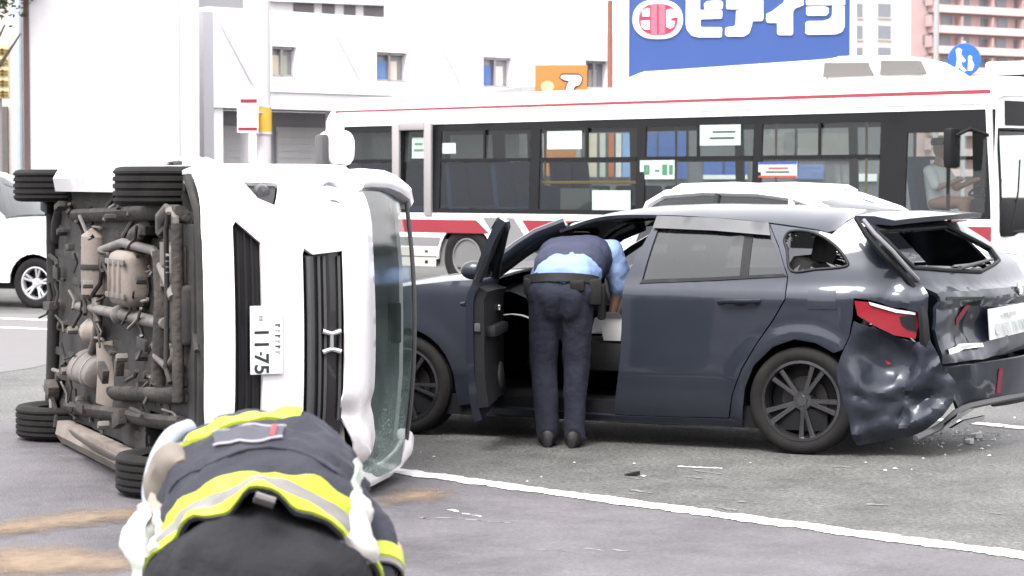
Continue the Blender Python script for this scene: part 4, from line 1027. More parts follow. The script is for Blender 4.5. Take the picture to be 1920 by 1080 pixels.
# --- crumpled bumper corner, torn loose
b_out = sides((1584, 655), (1596, 628), (1604, 602), (1643, 618), (1676, 634), (1716, 642), (1748, 640), (1768, 684), (1790, 716), (1790, 752), (1758, 792), (1722, 816), (1660, 826), (1610, 834), (1600, 805), (1590, 770), (1572, 715), (1570, 690))
def crinkle(a, b, s=6.0, sd=0.0):
    d = noise.voronoi(V3((a * s, b * s * .8, sd)))[0]; e = noise.voronoi(V3((a * s * 2.2, b * s * 2.2, sd + 4)))[0]
    return min(.6, d[1] - d[0]) + .35 * min(.5, e[1] - e[0])
def bf(a, b):
    k = sm(-.2, -.4, a); fold = math.sin((a * 1.6 + b * 2.3) * 9 + 2 * fbm((a, b, 0), 4, 2))
    dent = .10 * math.exp(-(((a + .47) / .15) ** 2 + ((b - .58) / .16) ** 2) ** 2) + .05 * math.exp(-(((a + .60) / .12) ** 2 + ((b - .30) / .10) ** 2) ** 2)
    crs = 0.0
    for th, c0, h_, w_ in ((1.25, .02, .030, .07), (.35, -.42, -.028, .06), (2.2, .62, .026, .08), (1.75, .45, -.02, .05), (.9, -.10, .022, .06)):
        dd_ = abs(a * math.cos(th) + b * math.sin(th) - c0 + .04 * math.sin(7 * a - 5 * b)); crs += h_ * max(0, 1 - dd_ / w_)
    dent -= crs * k
    lip = .05 * math.exp(-(((a + .33) / .07) ** 2)) * sm(.75, .3, b)
    return (a + .02 * k * fbm((a, b, 3), 8, 2), Sy(a, b) + .012 + lip - dent - .035 * sm(-.48, -.78, a) * crinkle(a, b, 5) - k * .022 * fbm((a, b, 5), 3.2, 2) - k * .02 * crinkle(a, b, 2.6, 5), b + .01 * k * fbm((a, b, 8), 9, 2))
bc = mk('bumper_corner', panel(b_out, bf, (), .02, .006, norm=(0, 1, 0)), SCUFP, wag, ang=24)
for k, (px_, py_) in enumerate(((1657, 682),)):
    a, b = side(px_, py_); mk('red_mark', prism([(a - .02, b - .01), (a + .005, b - .015), (a + .02, b + .012), (a - .002, b + .005)], lambda x, z, d: (x, bf(x, z)[1] + .003 + d, z), 0, .002), LAMPR, bc, False)
# --- broken tail lamp
t_out = sides((1601, 564), (1629, 567), (1680, 582), (1716, 588), (1719, 612), (1714, 636), (1676, 629), (1643, 613), (1607, 592))
tf = lambda a, b: (a, Sy(a, b) - .01 - .25 * max(0, -.55 - a), b)
tl = mk('tail_lamp', panel(t_out, tf, (), .03, .03, norm=(0, 1, 0)), LAMPR, wag)
p = sides((1686, 594), (1715, 592), (1716, 622), (1700, 618), (1690, 610))
mk('black_cell', panel(p, lambda a, b: (tf(a, b)[0], tf(a, b)[1] + .006, b), (), .04, .004, norm=(0, 1, 0)), TRIM, tl)
p = sides((1629, 566), (1680, 580), (1715, 586), (1715, 591), (1680, 586), (1632, 572))
mk('torn_edge', panel(p, lambda a, b: (tf(a, b)[0], tf(a, b)[1] + .012, b), (), .03, .006, norm=(0, 1, 0)), mat('torn_white', (.55, .55, .57), .4, var=.3, scale=30), tl)
mk('lamp_bulb', join(*[ell((x, .70, z), (.025, .02, .022)) for x, z in (side(1612, 608), side(1632, 612), side(1646, 616))]), mat('bulb_grey', (.2, .2, .17), .3), tl)
# --- hatch, buckled, with its window knocked out
h_out = rears((1622, 424), (1655, 458), (1699, 500), (1744, 556), (1752, 620), (1766, 682), (1850, 672), (1915, 655)) + [(-.55, rearp(1915, 655)[1] - .01), (-.74, .68), (-.80, .9), (-.72, 1.08), (-.66, 1.2), (-.58, 1.36), (0, 1.385)]
h_win = rears((1642, 433), (1773, 424), (1856, 466), (1872, 488), (1838, 509), (1770, 506), (1713, 502), (1680, 470))
def hf(a, b):
    k = sm(-.35, .3, a) * sm(1.2, .9, b)
    d = .11 * math.exp(-(((a - .25) / .22) ** 2 + ((b - .72) / .14) ** 2))
    ledge = .05 * sm(1.0, .96, b) * sm(.86, .92, b)
    return (Xr(a, b) + d * .8 + k * .028 * (crinkle(a, b, 3.2, 3) - .3 + .4 * fbm((a, b, 2), 3, 2)) - ledge, a, b + .012 * k * fbm((a, b, 7), 6, 2))
ht = mk('hatch', panel(h_out, hf, [h_win], .024, .025, norm=(-1, 0, 0)), GPAINT, wag, ang=24)
shards(resamp(h_win, .09), lambda a, b, d: (Xr(a, b) + .01 + d, a, b), 0, .2, ht, WAGGLASS)
mk('window_seal', tube([V3(hf(*q)) + V3((-.004, 0, 0)) for q in resamp(h_win, .08)] + [V3(hf(*h_win[0]))], .013, 6), TRIM, ht)
wp0, wp1 = rearp(1792, 505), rearp(1852, 486)
mk('wiper', tube([V3(hf(*wp0)) + V3((-.03, 0, .01)), V3(hf(*wp1)) + V3((-.03, 0, .0))], [.014, .008], 8), TRIMG, ht)
# badge, plate and handle bar on the hatch
bdg = rearp(1893, 540); mk('badge', join(lathe([(.036 + .010 * math.cos(k * math.pi / 3), .008 * math.sin(k * math.pi / 3)) for k in range(7)], V3(hf(*bdg)) + V3((-.012, 0, 0)), (-1, 0, .15), 24), lathe([(.015 + .006 * math.cos(k * math.pi / 3), .006 * math.sin(k * math.pi / 3)) for k in range(7)], V3(hf(*bdg)) + V3((-.014, 0, .004)), (-1, 0, .15), 16)), CHROME, ht)
pl = [rearp(*p) for p in ((1851, 580), (1908, 568), (1924, 618), (1861, 638))]
PLATE = mat('plate_white', (.66, .67, .68), .45, var=.05)
plo = mk('licence_plate', prism(pl, lambda a, b, d: (hf(a, b)[0] - .03 - d, a, b), 0, .008), PLATE, ht, False)
def pl_uv(u, v):
    a = V3((*pl[3], 0)).lerp(V3((*pl[2], 0)), u); b = V3((*pl[0], 0)).lerp(V3((*pl[1], 0)), u); q = a.lerp(b, v); return q.x, q.y
for u0, u1, v0, v1 in ((.12, .2, .15, .5), (.3, .36, .12, .5), (.42, .48, .12, .5), (.6, .68, .15, .5), (.76, .84, .15, .5), (.3, .38, .68, .82), (.44, .6, .68, .82)):
    mk('plate_mark', prism([pl_uv(u0, v0), pl_uv(u1, v0), pl_uv(u1, v1), pl_uv(u0, v1)], lambda a, b, d: (hf(a, b)[0] - .04 - d, a, b), 0, .002), mat('plate_faded', (.38, .42, .41), .6), plo, False)
p = rears((1757, 556), (1832, 556), (1832, 561), (1757, 562)); mk('hatch_seam', prism(p, lambda a, b, d: (hf(a, b)[0] - .006 - d, a, b), 0, .004), TRIM, ht, False)
p = rears((1775, 655), (1800, 650), (1812, 645), (1852, 643), (1852, 650), (1815, 655), (1800, 660), (1776, 664)); mk('torn_edge', prism(p, lambda a, b, d: (hf(a, b)[0] - .012 - d, a, b), 0, .01), MATS['torn_white'], ht, False)
p = rears((1800, 598), (1812, 572), (1824, 572), (1806, 612)); mk('red_scratch', prism(p, lambda a, b, d: (hf(a, b)[0] - .004 - d, a, b), 0, .002), mat('red_scrape', (.16, .01, .03), .5), ht, False)
# black gap and bent seal between body and hatch
mk('hatch_opening_seal', join(tube([V3((Xr(y, z) + dx_, y + .02, z)) for (y, z), dx_ in zip(rears((1612, 408), (1640, 442), (1672, 476), (1704, 507), (1738, 548), (1748, 590), (1752, 640), (1766, 690)), (.02, .04, .05, .05, .05, .05, .05, .04))], [.012, .018, .02, .02, .022, .03, .034, .03], 6)), TRIM, wag)
mk('bent_seal', tube([V3((Xr(y, z) - .02, y + .015, z)) for y, z in rears((1614, 412), (1634, 437), (1668, 470), (1698, 505), (1716, 524))], .013, 8), BROKEN, wag)
# --- spoiler
sp = []
for i in range(9):
    k = i / 8; y = .64 - 1.26 * k
    x0 = -.26 - .10 * k; x1 = lerp_tab([(-.62, -.74), (0, -.70), (.64, -.50)], y)
    z0 = 1.405 + .022 * (1 - (2 * k - 1) ** 2); z1 = 1.375 + .03 * k + .012 * (1 - (2 * k - 1) ** 2)
    sp.append([V3((x0, y, z0 + .006)), V3((x0 + (x1 - x0) * .5, y, (z0 + z1) / 2 + .018)), V3((x1, y, z1 + .008)), V3((x1 + .01, y, z1 - .022)), V3((x0 + (x1 - x0) * .5, y, (z0 + z1) / 2 - .03)), V3((x0, y, z0 - .03))])
spo = mk('spoiler', loft(sp), GPAINT, wag, ang=50)
mk('brake_lamp', box((-.665, -.25, 1.372), (.03, .3, .022), .005, Matrix.Rotation(-.1, 3, 'Z')), LAMPR, spo)
# --- rear bumper beam and diffuser
bb_ = rears((1768, 690), (1850, 676), (1918, 660)) + [(-.82, .62), (-.80, .40)] + rears((1919, 728), (1860, 740), (1815, 758), (1790, 770))
bbf = lambda a, b: (Xr(a, b) - .05 - .04 * sm(-.6, .2, -a) + .04 * sm(-.2, .6, a) * (1 + fbm((a, b, 3), 6, 2)), a, b)
rb = mk('rear_bumper', panel(bb_, bbf, (), .04, .02, norm=(-1, 0, 0)), GPAINT, wag, ang=30)
p = rears((1852, 690), (1858, 690), (1852, 736), (1846, 736)); mk('red_scratch', prism(p, lambda a, b, d: (bbf(a, b)[0] - .004 - d, a, b), 0, .002), MATS['red_scrape'], rb, False)
lo_ = cro([V3((bbf(*q)[0] - .015, q[0], q[1])) for q in rears((1712, 822), (1752, 800), (1795, 766), (1850, 748), (1918, 730))] + [V3((-1.1, -.6, .40)), V3((-.98, -.8, .42))], 4)
mk('bumper_edge_trim', tube(lo_, [(.022, .016)] * len(lo_), 8), TRIMG, rb)
di = rears((1850, 752), (1918, 736)) + [(-.75, .38), (-.72, .24)] + rears((1918, 748), (1850, 762))
mk('diffuser', panel(di, lambda a, b: (bbf(a, b)[0] + .03, a, b), (), .05, .02, norm=(-1, 0, 0)), TRIM, rb)
for P in (((1746, 804), (1772, 778), (1803, 762), (1806, 767), (1778, 786), (1754, 806)), ((1768, 802), (1790, 788), (1820, 778), (1817, 786), (1790, 797))):
    mk('chrome_garnish', prism(rears(*P), lambda a, b, d: (bbf(a, b)[0] - .02 - d, a, b), 0, .02), CHROME, rb)
# --- front fender, left and mirrored; hood; windshield; front end (hidden behind the van)
fo = [(1.99, .99), (1.985, .7), (1.97, .24), (2.24, .20)] + [(2.62 + .365 * math.cos(q), .318 + .365 * math.sin(q)) for q in [math.pi * (1 - k / 16) for k in range(17)]] + [(3.05, .22), (3.42, .25), (3.5, .5), (3.42, .72), (3.2, .83), (2.9, .90), (2.6, .95), (2.3, .985)]
for sg in (1, -1):
    mk('front_fender', panel(fo, lambda a, b: (a, sg * Sy(a, b), b), (), .05, .02, norm=(0, sg, 0)), GPAINT, wag)
hz_t = [(1.99, 1.0), (2.3, .985), (2.6, .95), (2.9, .90), (3.2, .83), (3.42, .72), (3.5, .5)]
mk('hood', solid(loft([[V3((x, k * (Sy(x, lerp_tab(hz_t, x)) - .004), lerp_tab(hz_t, x) + .055 * (1 - k * k) ** .7)) for k in (-1, -.95, -.85, -.6, -.3, 0, .3, .6, .85, .95, 1)] for x in [2.0 + 1.42 * i / 20 for i in range(21)]], False, False), -.015), GPAINT, wag)
mk('front_bumper', loft([[V3((3.5 + .12 * (1 - k * k) - .1 * abs(z - .5), k * (Sy(3.45, .5) - .01), z)) for k in (-1, -.7, -.35, 0, .35, .7, 1)] for z in (.2, .35, .5, .65, .74)], False, False), GPAINT, wag)
for sg in (1, -1): mk('headlight', box((3.42, sg * .55, .68), (.2, .36, .12), .04), CLEAR, wag)
mk('grille', box((3.6, 0, .45), (.06, 1.0, .2), .03), TRIM, wag)
wsp = [V3((p.x, p.y - .03, p.z)) for p in cro(ap_, 3)]
mk('windshield', loft([[V3((p.x + .10 * (1 - k * k), p.y * k, p.z + .02 * (1 - k * k))) for k in (-1, -.6, -.2, .2, .6, 1)] for p in wsp], False, False), WSGLASS, wag)
# --- right-hand side (seen only through the windows)
rs_o = [(-.95, .25), (-.36, .22)] + [(.365 * math.cos(q), .318 + .365 * math.sin(q)) for q in [math.pi * (1 - k / 12) for k in range(13)]] + [(.4, .2), (1.98, .2), (1.985, 1.0), (1.7, 1.18), (1.4, 1.335)] + [(x, z) for x, z in drip[::-1]] + [(-.6, 1.3), (-.9, 1.0)]
rs_h = [[(1.12, 1.04), (1.85, 1.04), (1.6, 1.19), (1.35, 1.32), (1.02, 1.37)], [(.2, 1.06), (1.05, 1.04), (.95, 1.38), (.3, 1.36)], [(-.35, 1.1), (.1, 1.07), (.18, 1.35), (-.15, 1.33)]]
mk('right_side_panel', panel(rs_o, lambda a, b: (a, -Sy(a, b), b), rs_h, .07, .02, norm=(0, -1, 0)), GPAINT, wag)
for h in rs_h: mk('window_glass', panel(h, lambda a, b: (a, -Sy(a, b) + .012, b), (), .15), WAGGLASS, wag)
# --- wheels
for x, sg, st in ((0, 1, 0), (0, -1, 0), (2.62, 1, 0), (2.62, -1, 0)):
    wheel('wheel', (x, sg * .755, .318), (0, sg, 0), .318, .215, .236, wag, RIMD, 5, .055)
    mk('wheel_housing', half_liner(x, sg * .82, sg * .5, .318, .36), CABIN, wag)
    mk('brake_disc', lathe([(.001, 0), (.14, 0), (.14, .02), (.001, .02)], (x, sg * .745, .318), (0, sg, 0), 24), UBDK, wag)
# --- cabin
mk('floor_pan', box((1.55, 0, .205), (3.4, 1.62, .13)), CABIN, wag, False)
mk('headliner', loft([[V3((x, k * .58, lerp_tab(zc_t, x) - .06 - .03 * k * k)) for k in (-1, -.5, 0, .5, 1)] for x in (-.3, 0, .5, 1.0, 1.3)], False, False), TRIMG, wag)
def seat(x, y, w, name='seat', m=CABIN):
    s = mk(name, join(box((x + .05, y, .52), (.5, w, .2), .07), box((x - .26, y, .86), (.16, w * .94, .62), .06, Matrix.Rotation(-.3, 3, 'Y'))), m, wag)
    mk('headrest', join(box((x - .42, y, 1.21), (.1, min(.28, w * .5), .18), .04, Matrix.Rotation(-.2, 3, 'Y')), tube([(x - .39, y, 1.08), (x - .41, y, 1.2)], .02, 6)), m, s)
SEATM = mat('seat_cloth', (.02, .02, .021), .9, var=.25, scale=25)
seat(1.35, .37, .5, m=SEATM); seat(1.35, -.37, .5, m=SEATM); seat(.42, .36, .55, m=SEATM); seat(.42, -.36, .55, m=SEATM)
mk('dashboard', loft([[V3((x, k * .68, z - .05 * abs(k) ** 3)) for k in (-1, -.6, -.2, .2, .6, 1)] for x, z in ((2.1, .96), (1.95, .97), (1.82, .92), (1.76, .8), (1.8, .62), (1.86, .5))], False, False), TRIM, wag)
mk('steering_wheel', xf(lathe([(.18 + .014 * math.cos(a * math.pi / 4), .014 * math.sin(a * math.pi / 4)) for a in range(9)], (0, 0, 0), (0, 0, 1), 24), Matrix.Translation((1.62, -.37, .82)) @ Matrix.Rotation(-1.15, 4, 'Y')), TRIM, wag)
ab = mk('driver_airbag', ell((1.5, -.36, .86), (.14, .27, .24), Matrix.Rotation(-.3, 3, 'Y'), 20), AIRBAG, wag)
for v in ab.data.vertices: v.co += V3((0, 0, 1)) * .02 * fbm(v.co, 6)
ab = mk('passenger_airbag', ell((1.72, .30, 1.0), (.2, .30, .12), Matrix.Rotation(.2, 3, 'Y'), 20), AIRBAG, wag)
for v in ab.data.vertices: v.co += V3((0, 0, 1)) * .03 * fbm(v.co, 6)
mk('centre_console', box((1.62, 0, .5), (.95, .26, .42), .05), CABIN, wag)
mk('load_cover', box((-.42, 0, .95), (.5, 1.1, .02), 0, Matrix.Rotation(.15, 3, 'Y')), BROKEN, wag, False)
rnd = random.Random(4)
for k in range(9):
    x, y, z = rnd.uniform(-.8, -.35), rnd.uniform(-.5, .5), rnd.uniform(.98, 1.1)
    s = rnd.uniform(.08, .26)
    mk('loose_trim', prism([(-s, -.05), (s * .6, -.08), (s, .03), (-s * .4, .07)], lambda a, b, d: V3((x, y, z)) + Matrix.Rotation(k * 1.3, 3, 'Z') @ Matrix.Rotation(.3 * math.sin(k), 3, 'X') @ V3((a, b, d)), 0, .012), BROKEN if k % 2 else TRIMG, wag, False)
mk('rear_crash_bar', tube([(-.52, .6, .5), (-.72, 0, .48), (-.85, -.6, .48)], .05, 8), CABIN, wag)
mk('spare_wheel_tub', box((-.32, -.1, .33), (.5, 1.1, .2), .04), CABIN, wag)
# --- open front door
HX, HY = 1.985, .80
dd = sides((1237, 405), (1172, 526), (1160, 664), (1150, 777))
do = [(HX - .005, .24), (HX - .002, .99), (1.80, 1.10), (1.58, 1.25), (1.36, 1.365), (1.15, 1.405), (dd[0][0] + .012, dd[0][1])] + [(a + .012, b) for a, b in dd[1:]]
dw_ = [(1.86, 1.02), (1.74, 1.105), (1.54, 1.24), (1.34, 1.335), (1.16, 1.37), (1.045, 1.372), (1.125, 1.04)]
DM = Matrix.Translation((HX, HY, 0)) @ Matrix.Rotation(rad(-74), 4, 'Z') @ Matrix.Translation((-HX, -HY, 0))
fd = mk('front_door', xf(panel(do, sf, [dw_], .06, .045, norm=(0, 1, 0)), DM), GPAINT, wag)
lowd = [(HX - .03, .30), (HX - .03, .97), (1.6, .985), (1.15, .99), (1.17, .62), (1.19, .27)]
mk('inner_trim', xf(panel(lowd, lambda a, b: (a, Sy(a, b) - .046, b), (), .07, .06, norm=(0, 1, 0)), DM), TRIM, fd)
mk('arm_rest', xf(box((1.5, .735, .72), (.55, .07, .07), .025), DM), TRIM, fd)
mk('speaker_grille', xf(lathe([(.001, .0), (.08, .0), (.085, -.012)], (1.75, .742, .42), (0, -1, 0), 20), DM), TRIMG, fd)
mk('inner_handle', xf(box((1.72, .752, .84), (.13, .03, .04), .012), DM), CHROME, fd)
mk('door_window', xf(panel([(a, b - (.0)) for a, b in dw_], lambda a, b: (a, Sy(a, b) - .02, b), (), .15), DM), WSGLASS, fd)
mk('window_frame_trim', xf(tube([V3((a, Sy(a, b) - .03, b)) for a, b in ((1.86, 1.02), (1.74, 1.105), (1.54, 1.24), (1.34, 1.335), (1.16, 1.37), (1.03, 1.375), (1.12, 1.03))], .026, 6), DM), TRIM, fd)
mk('door_handle', xf(tube([(1.36, Sy(1.3, .88), .87), (1.33, Sy(1.3, .88) + .03, .875), (1.2, Sy(1.3, .88) + .03, .885), (1.17, Sy(1.3, .88), .89)], [(.016, .012)] * 4, 8), DM), GPAINT, fd)
mk('latch', xf(box((1.16, .80, .75), (.02, .035, .05), .005), DM), TRIMG, fd)
mk('side_mirror', xf(join(ell((1.86, .93, 1.06), (.055, .09, .06)), tube([(1.87, .84, 1.02), (1.87, .93, 1.05)], .03, 8)), DM), GPAINT, fd)
mk('rain_visor', xf(panel([(1.80, 1.10), (1.58, 1.25), (1.36, 1.365), (1.15, 1.405), (1.04, 1.405), (1.06, 1.34), (1.16, 1.33), (1.36, 1.29), (1.56, 1.19)], lambda a, b: (a, Sy(a, b) + .02, b), (), .08, .003, norm=(0, 1, 0)), DM), MATS['visor_smoke'], fd)
# ================================================================== white minivan lying on its left side
VW = mat('van_white', (.74, .72, .73), .3, coat=.9, var=.03, scale=2, dirt=(.5, .46, .44), dirt_amt=.35, dirt_scale=2.5)
UB = mat('underbody_coat', (.026, .023, .0215), .85, var=.5, scale=9, bump=.5, bscale=30, dirt=(.085, .07, .058), dirt_amt=.7, dirt_scale=5)
UBD = mat('underbody_dark', (.014, .013, .013), .8, var=.4, scale=10, dirt=(.05, .043, .038), dirt_amt=.6, dirt_scale=6)
UBS = mat('dusty_steel', (.13, .12, .112), .6, metal=.3, var=.35, scale=12, dirt=(.07, .055, .045), dirt_amt=.7, dirt_scale=9)
UBT = mat('tan_shield', (.20, .17, .15), .65, metal=.15, var=.25, scale=8, dirt=(.10, .08, .065), dirt_amt=.6, dirt_scale=6)
GRB = mat('gloss_black', (.016, .015, .017), .4, spec=.3, var=.2, scale=6, coat=.4)
yaw = rad(23)
VF = V3((math.sin(yaw), -math.cos(yaw), 0)); VU = V3((math.cos(yaw), math.sin(yaw), 0)); VL = V3((0, 0, -1))
VO = V3(((215 - 960) / FPX * 11.4, 11.4, .852))
VM = frame(VO, VF, VL, VU); VI = VM.inverted()
base = V3((VO.x + VU.x * .85 - VF.x * 1.37, VO.y + VU.y * .85 - VF.y * 1.37, 0))
van = thing('overturned_minivan', 'white minivan lying on its side showing front grille and dirty underbody', 'minivan', VM)
XF = [(.10, .60), (.17, .70), (.22, .76), (.30, .79), (.45, .815), (.70, .82), (.85, .805), (.95, .79), (1.05, .755), (1.12, .70), (1.18, .60), (1.25, .5)]
def Xf(y, z):
    a = abs(y); x = sum(lerp_tab(XF, z + d) for d in (-.02, 0, .02)) / 3
    return x - .09 * (a / .84) ** 2 - .30 * max(0, (a - .56) / .29) ** 2.2
def front(px, py):
    d = VI.to_3x3() @ ray(px, py); o = VI @ CC; x = .75
    for _ in range(25):
        t = (x - o.x) / d.x; p = o + d * t; x = .5 * x + .5 * Xf(max(-.86, min(.86, p.y)), max(.1, min(1.25, p.z)))
    return (p.y, p.z)
def fronts(*P): return [front(*p) for p in P]
def under(px, py, z):
    d = VI.to_3x3() @ ray(px, py); o = VI @ CC; t = (z - o.z) / d.z; return o + d * t
# ---- dents of the nose, strongest at the lower (left) corner
def vd(y, z):
    k = sm(.30, .62, y)
    return k * (.07 * fbm((y, z, 1), 4, 2) + .05 * abs(fbm((y, z, 5), 8, 2)) + .06)
ffn = lambda a, b: (Xf(a, b) - vd(a, b) * .6, a, b)
bo = [(-.845, .32), (-.80, .27), (-.55, .252), (0, .25), (.55, .252), (.80, .27), (.845, .32), (.845, .78), (.80, .82), (.43, .755), (.40, .745), (-.40, .745), (-.43, .755), (-.80, .80), (-.845, .80)]
fog = fronts((455, 341), (521, 343), (515, 385), (483, 372)); fogm = [(-a, b) for a, b in fog]
itk = [(-.565, .415), (-.46, .535), (.46, .535), (.565, .415), (.54, .40), (-.54, .40)]
bp_ = mk('front_bumper', panel(bo, ffn, [fog, fogm[::-1], itk], .04, .03, norm=(1, 0, 0)), VW, van)
for fg in (fog, fogm[::-1]):
    fb = mk('fog_lamp_recess', panel(fg, lambda a, b: (Xf(a, b) - .035, a, b), (), .05, .01, norm=(1, 0, 0)), GRB, bp_)
    c = (sum(p[0] for p in fg) / 4, sum(p[1] for p in fg) / 4)
    mk('fog_lamp', lathe([(.001, .02), (.03, .015), (.04, 0), (.042, -.02)], (Xf(*c) - .03, c[0], c[1]), (1, 0, 0), 16), DGLASS, fb)
ig = mk('lower_intake', panel([(a * 1.03, b + (.015 if b > .5 else -.012)) for a, b in itk], lambda a, b: (Xf(a, b) - .05, a, b), (), .06, .01, norm=(1, 0, 0)), GRB, bp_)
for k in range(3):
    z = .43 + k * .035; mk('intake_bar', tube([(Xf(y, z) - .035, y, z) for y in [-.52 + .104 * i for i in range(11)]], .007, 6), TRIM, ig)
mk('lower_lip', tube([(Xf(y, .26) - .02, y, .245) for y in [-.78 + .156 * i for i in range(11)]], .022, 8), UBD, bp_)
# hood (nose panel) and headlights
hl = [(-.845, .80), (-.80, .80), (-.43, .757), (-.40, .80), (-.415, .962), (-.60, 1.02), (-.80, 1.045), (-.845, 1.0)]
def glassy(y, z): return (Xf(y, z) - .004, y, z)
LENS = glass('headlight_lens', (.93, .93, .95), .05)
ho = mk('headlight_housing', panel(hl, lambda a, b: (Xf(a, b) - .05, a, b), (), .05, .01, norm=(1, 0, 0)), mat('reflector', (.75, .74, .76), .35, metal=.2, var=.05), van)
mk('lens', panel(hl, lambda a, b: (Xf(a, b), a, b), (), .05, .006, norm=(1, 0, 0)), mat('lens_frost', (.72, .72, .75), .15, coat=1.0, alpha=.72), ho)
for k, (y, z) in enumerate(((-.52, .90), (-.62, .93), (-.71, .94))):
    mk('reflector_bowl', lathe([(.005, -.03), (.03, -.02), (.045, .0), (.048, .015)], (Xf(y, z) - .035, y, z), (1, 0, 0), 18), MATS['reflector'], ho)
ho2 = mk('smashed_headlight_socket', panel([(-a, b) for a, b in hl][::-1], lambda a, b: (Xf(a, b) - .13 - .03 * fbm((a, b, 0), 12), a, b), (), .04, .02, norm=(1, 0, 0)), UBD, van)
rnd = random.Random(21)
for k in range(9):
    y, z = rnd.uniform(.45, .78), rnd.uniform(.8, .98)
    mk('broken_lamp_piece', prism([(-.05, -.02), (.04, -.03), (.06, .02), (-.02, .035)], lambda a, b, d: V3((Xf(y, z) - .07 + rnd.uniform(0, .001), y, z)) + Matrix.Rotation(k * 1.1, 3, 'X') @ Matrix.Rotation(.6 * math.sin(k * 2), 3, 'Y') @ V3((d, a, b)), 0, .01), UBT if k % 3 == 0 else TRIMG, ho2, False)
hood_o = [(-.845, 1.0), (-.80, 1.045), (-.60, 1.02), (-.415, .965), (0, .968), (.415, .965), (.60, 1.02), (.80, 1.045), (.845, 1.0), (.84, 1.13), (.55, 1.19), (0, 1.205), (-.55, 1.19), (-.84, 1.13)]
def hof(a, b):
    k = sm(.25, .45, a); c = math.exp(-((a - .40) / .05) ** 2)
    return (Xf(a, b) + .004 - vd(a, b) * .5 - .05 * c * sm(1.12, .98, b), a, b + k * .03 * fbm((a, b, 0), 6, 2) + .03 * k * math.sin(a * 14))
mk('hood', panel(hood_o, hof, (), .03, .012, norm=(1, 0, 0)), VW, van, ang=50)
# grille: black panel with two steps, emblem
gr = mk('grille', panel([(-.395, .75), (.50, .75), (.50, .965), (-.41, .962)], lambda a, b: (Xf(a, b) - .03 - vd(a, b) * .5, a, b), (), .06, .015, norm=(1, 0, 0)), GRB, van)
mk('grille_bar', tube([(Xf(y, .785) - .01 - vd(y, .785) * .5, y, .785) for y in [-.39 + .0815 * i for i in range(11)]], [(.016, .028)] * 11, 8), TRIMG, gr)
for z in (.835, .865, .945): mk('grille_bar', tube([(Xf(y, z) - .018 - vd(y, z) * .5, y, z) for y in [-.39 + .0815 * i for i in range(11)]], .008, 6), TRIMG, gr)
ey, ez = front(622, 640); ex = Xf(ey, ez) - .004
S_ = .052
em = mk('emblem', join(
    tube([(ex, ey + S_ * a, ez + S_ * b) for a, b in ((-.98, .9), (-.80, .3), (-.74, 0), (-.80, -.3), (-1.0, -.9))], [.015, .013, .012, .013, .015], 8),
    tube([(ex, ey + S_ * a, ez + S_ * b) for a, b in ((.98, .9), (.80, .3), (.74, 0), (.80, -.3), (1.0, -.9))], [.015, .013, .012, .013, .015], 8),
    tube([(ex, ey - S_ * .78, ez), (ex, ey + S_ * .78, ez)], .012, 8)), CHROME, van)
P_ = [front(467, 575), front(530, 577), front(530, 705), front(463, 703)]
py0, py1, pz0, pz1 = -.155, .178, .468, .632
px_p = Xf(0, .55) + .012
vpl = mk('licence_plate', box((px_p, (py0 + py1) / 2, (pz0 + pz1) / 2), (.008, py1 - py0, pz1 - pz0), .003), PLATE, van)
VINK = mat('plate_ink', (.012, .02, .016), .6)
TM_ = Matrix(((0, 0, 1, px_p + .0045), (1, 0, 0, 0), (0, 1, 0, 0), (0, 0, 0, 1)))
for s, u, v, sz in (('1', -.028, .535, .10), ('1', .03, .535, .10), ('7', .098, .535, .10), ('5', .152, .535, .10)):
    g = text_geo(s, sz, .0012); g = xf(g, Matrix.Translation((0, (py0 + py1) / 2 + u - .01, v - .015)) @ TM_); mk('plate_digit', g, VINK, vpl, False)
mk('plate_digit', box((px_p + .005, .076, .52), (.003, .016, .009)), VINK, vpl, False)
for u in (-.105, -.09): mk('plate_mark', box((px_p + .005, u, .52), (.003, .010, .02)), mat('plate_ink_soft', (.3, .3, .3), .6), vpl, False)
for k in range(6):
    y = -.062 + k * .026; mk('plate_mark', join(box((px_p + .005, y, .605), (.003, .006, .026)), box((px_p + .005, y + .007, .612), (.003, .008, .005))), MATS['plate_ink_soft'] if k % 2 else VINK, vpl, False)
mk('text_badge', box((Xf(-.6, .9) , 0, 0), (.0001, .0001, .0001)), VW, van) if False else None
# ---- body sides, roof, rear
YT = [(.15, .79), (.22, .825), (.35, .842), (.5, .8475), (1.0, .8475), (1.08, .835), (1.2, .815), (1.4, .775), (1.55, .735), (1.64, .69), (1.70, .60), (1.72, .4)]
def Yv(x, z):
    return lerp_tab(YT, z) - .28 * max(0, (x - .28) / .5) ** 2.4 - .10 * max(0, (-3.0 - x) / .5) ** 2
R_ = .315
so_ = [(-3.42, .50), (-3.14, .36)] + [(-2.74 + (R_ + .05) * math.cos(q), R_ + (R_ + .05) * math.sin(q)) for q in [math.pi * (1 - k / 12) for k in range(13)]] + [(-.37, .2)] + \
      [((R_ + .05) * math.cos(q), R_ + (R_ + .05) * math.sin(q)) for q in [math.pi * (1 - k / 12) for k in range(13)]] + [(.43, .24), (.50, .5), (.50, .8), (.50, 1.0), (.40, 1.12), (.15, 1.31), (-.05, 1.48), (-.22, 1.62), (-.35, 1.66), (-3.0, 1.66), (-3.35, 1.5), (-3.42, 1.0), (-3.45, .6)]
sh_ = [[(.28, 1.13), (.02, 1.33), (-.17, 1.48), (-.28, 1.57), (-1.05, 1.57), (-1.05, 1.08)], [(-1.15, 1.08), (-1.15, 1.57), (-2.1, 1.57), (-2.1, 1.08)], [(-2.2, 1.1), (-2.2, 1.57), (-3.0, 1.55), (-3.2, 1.12)]]
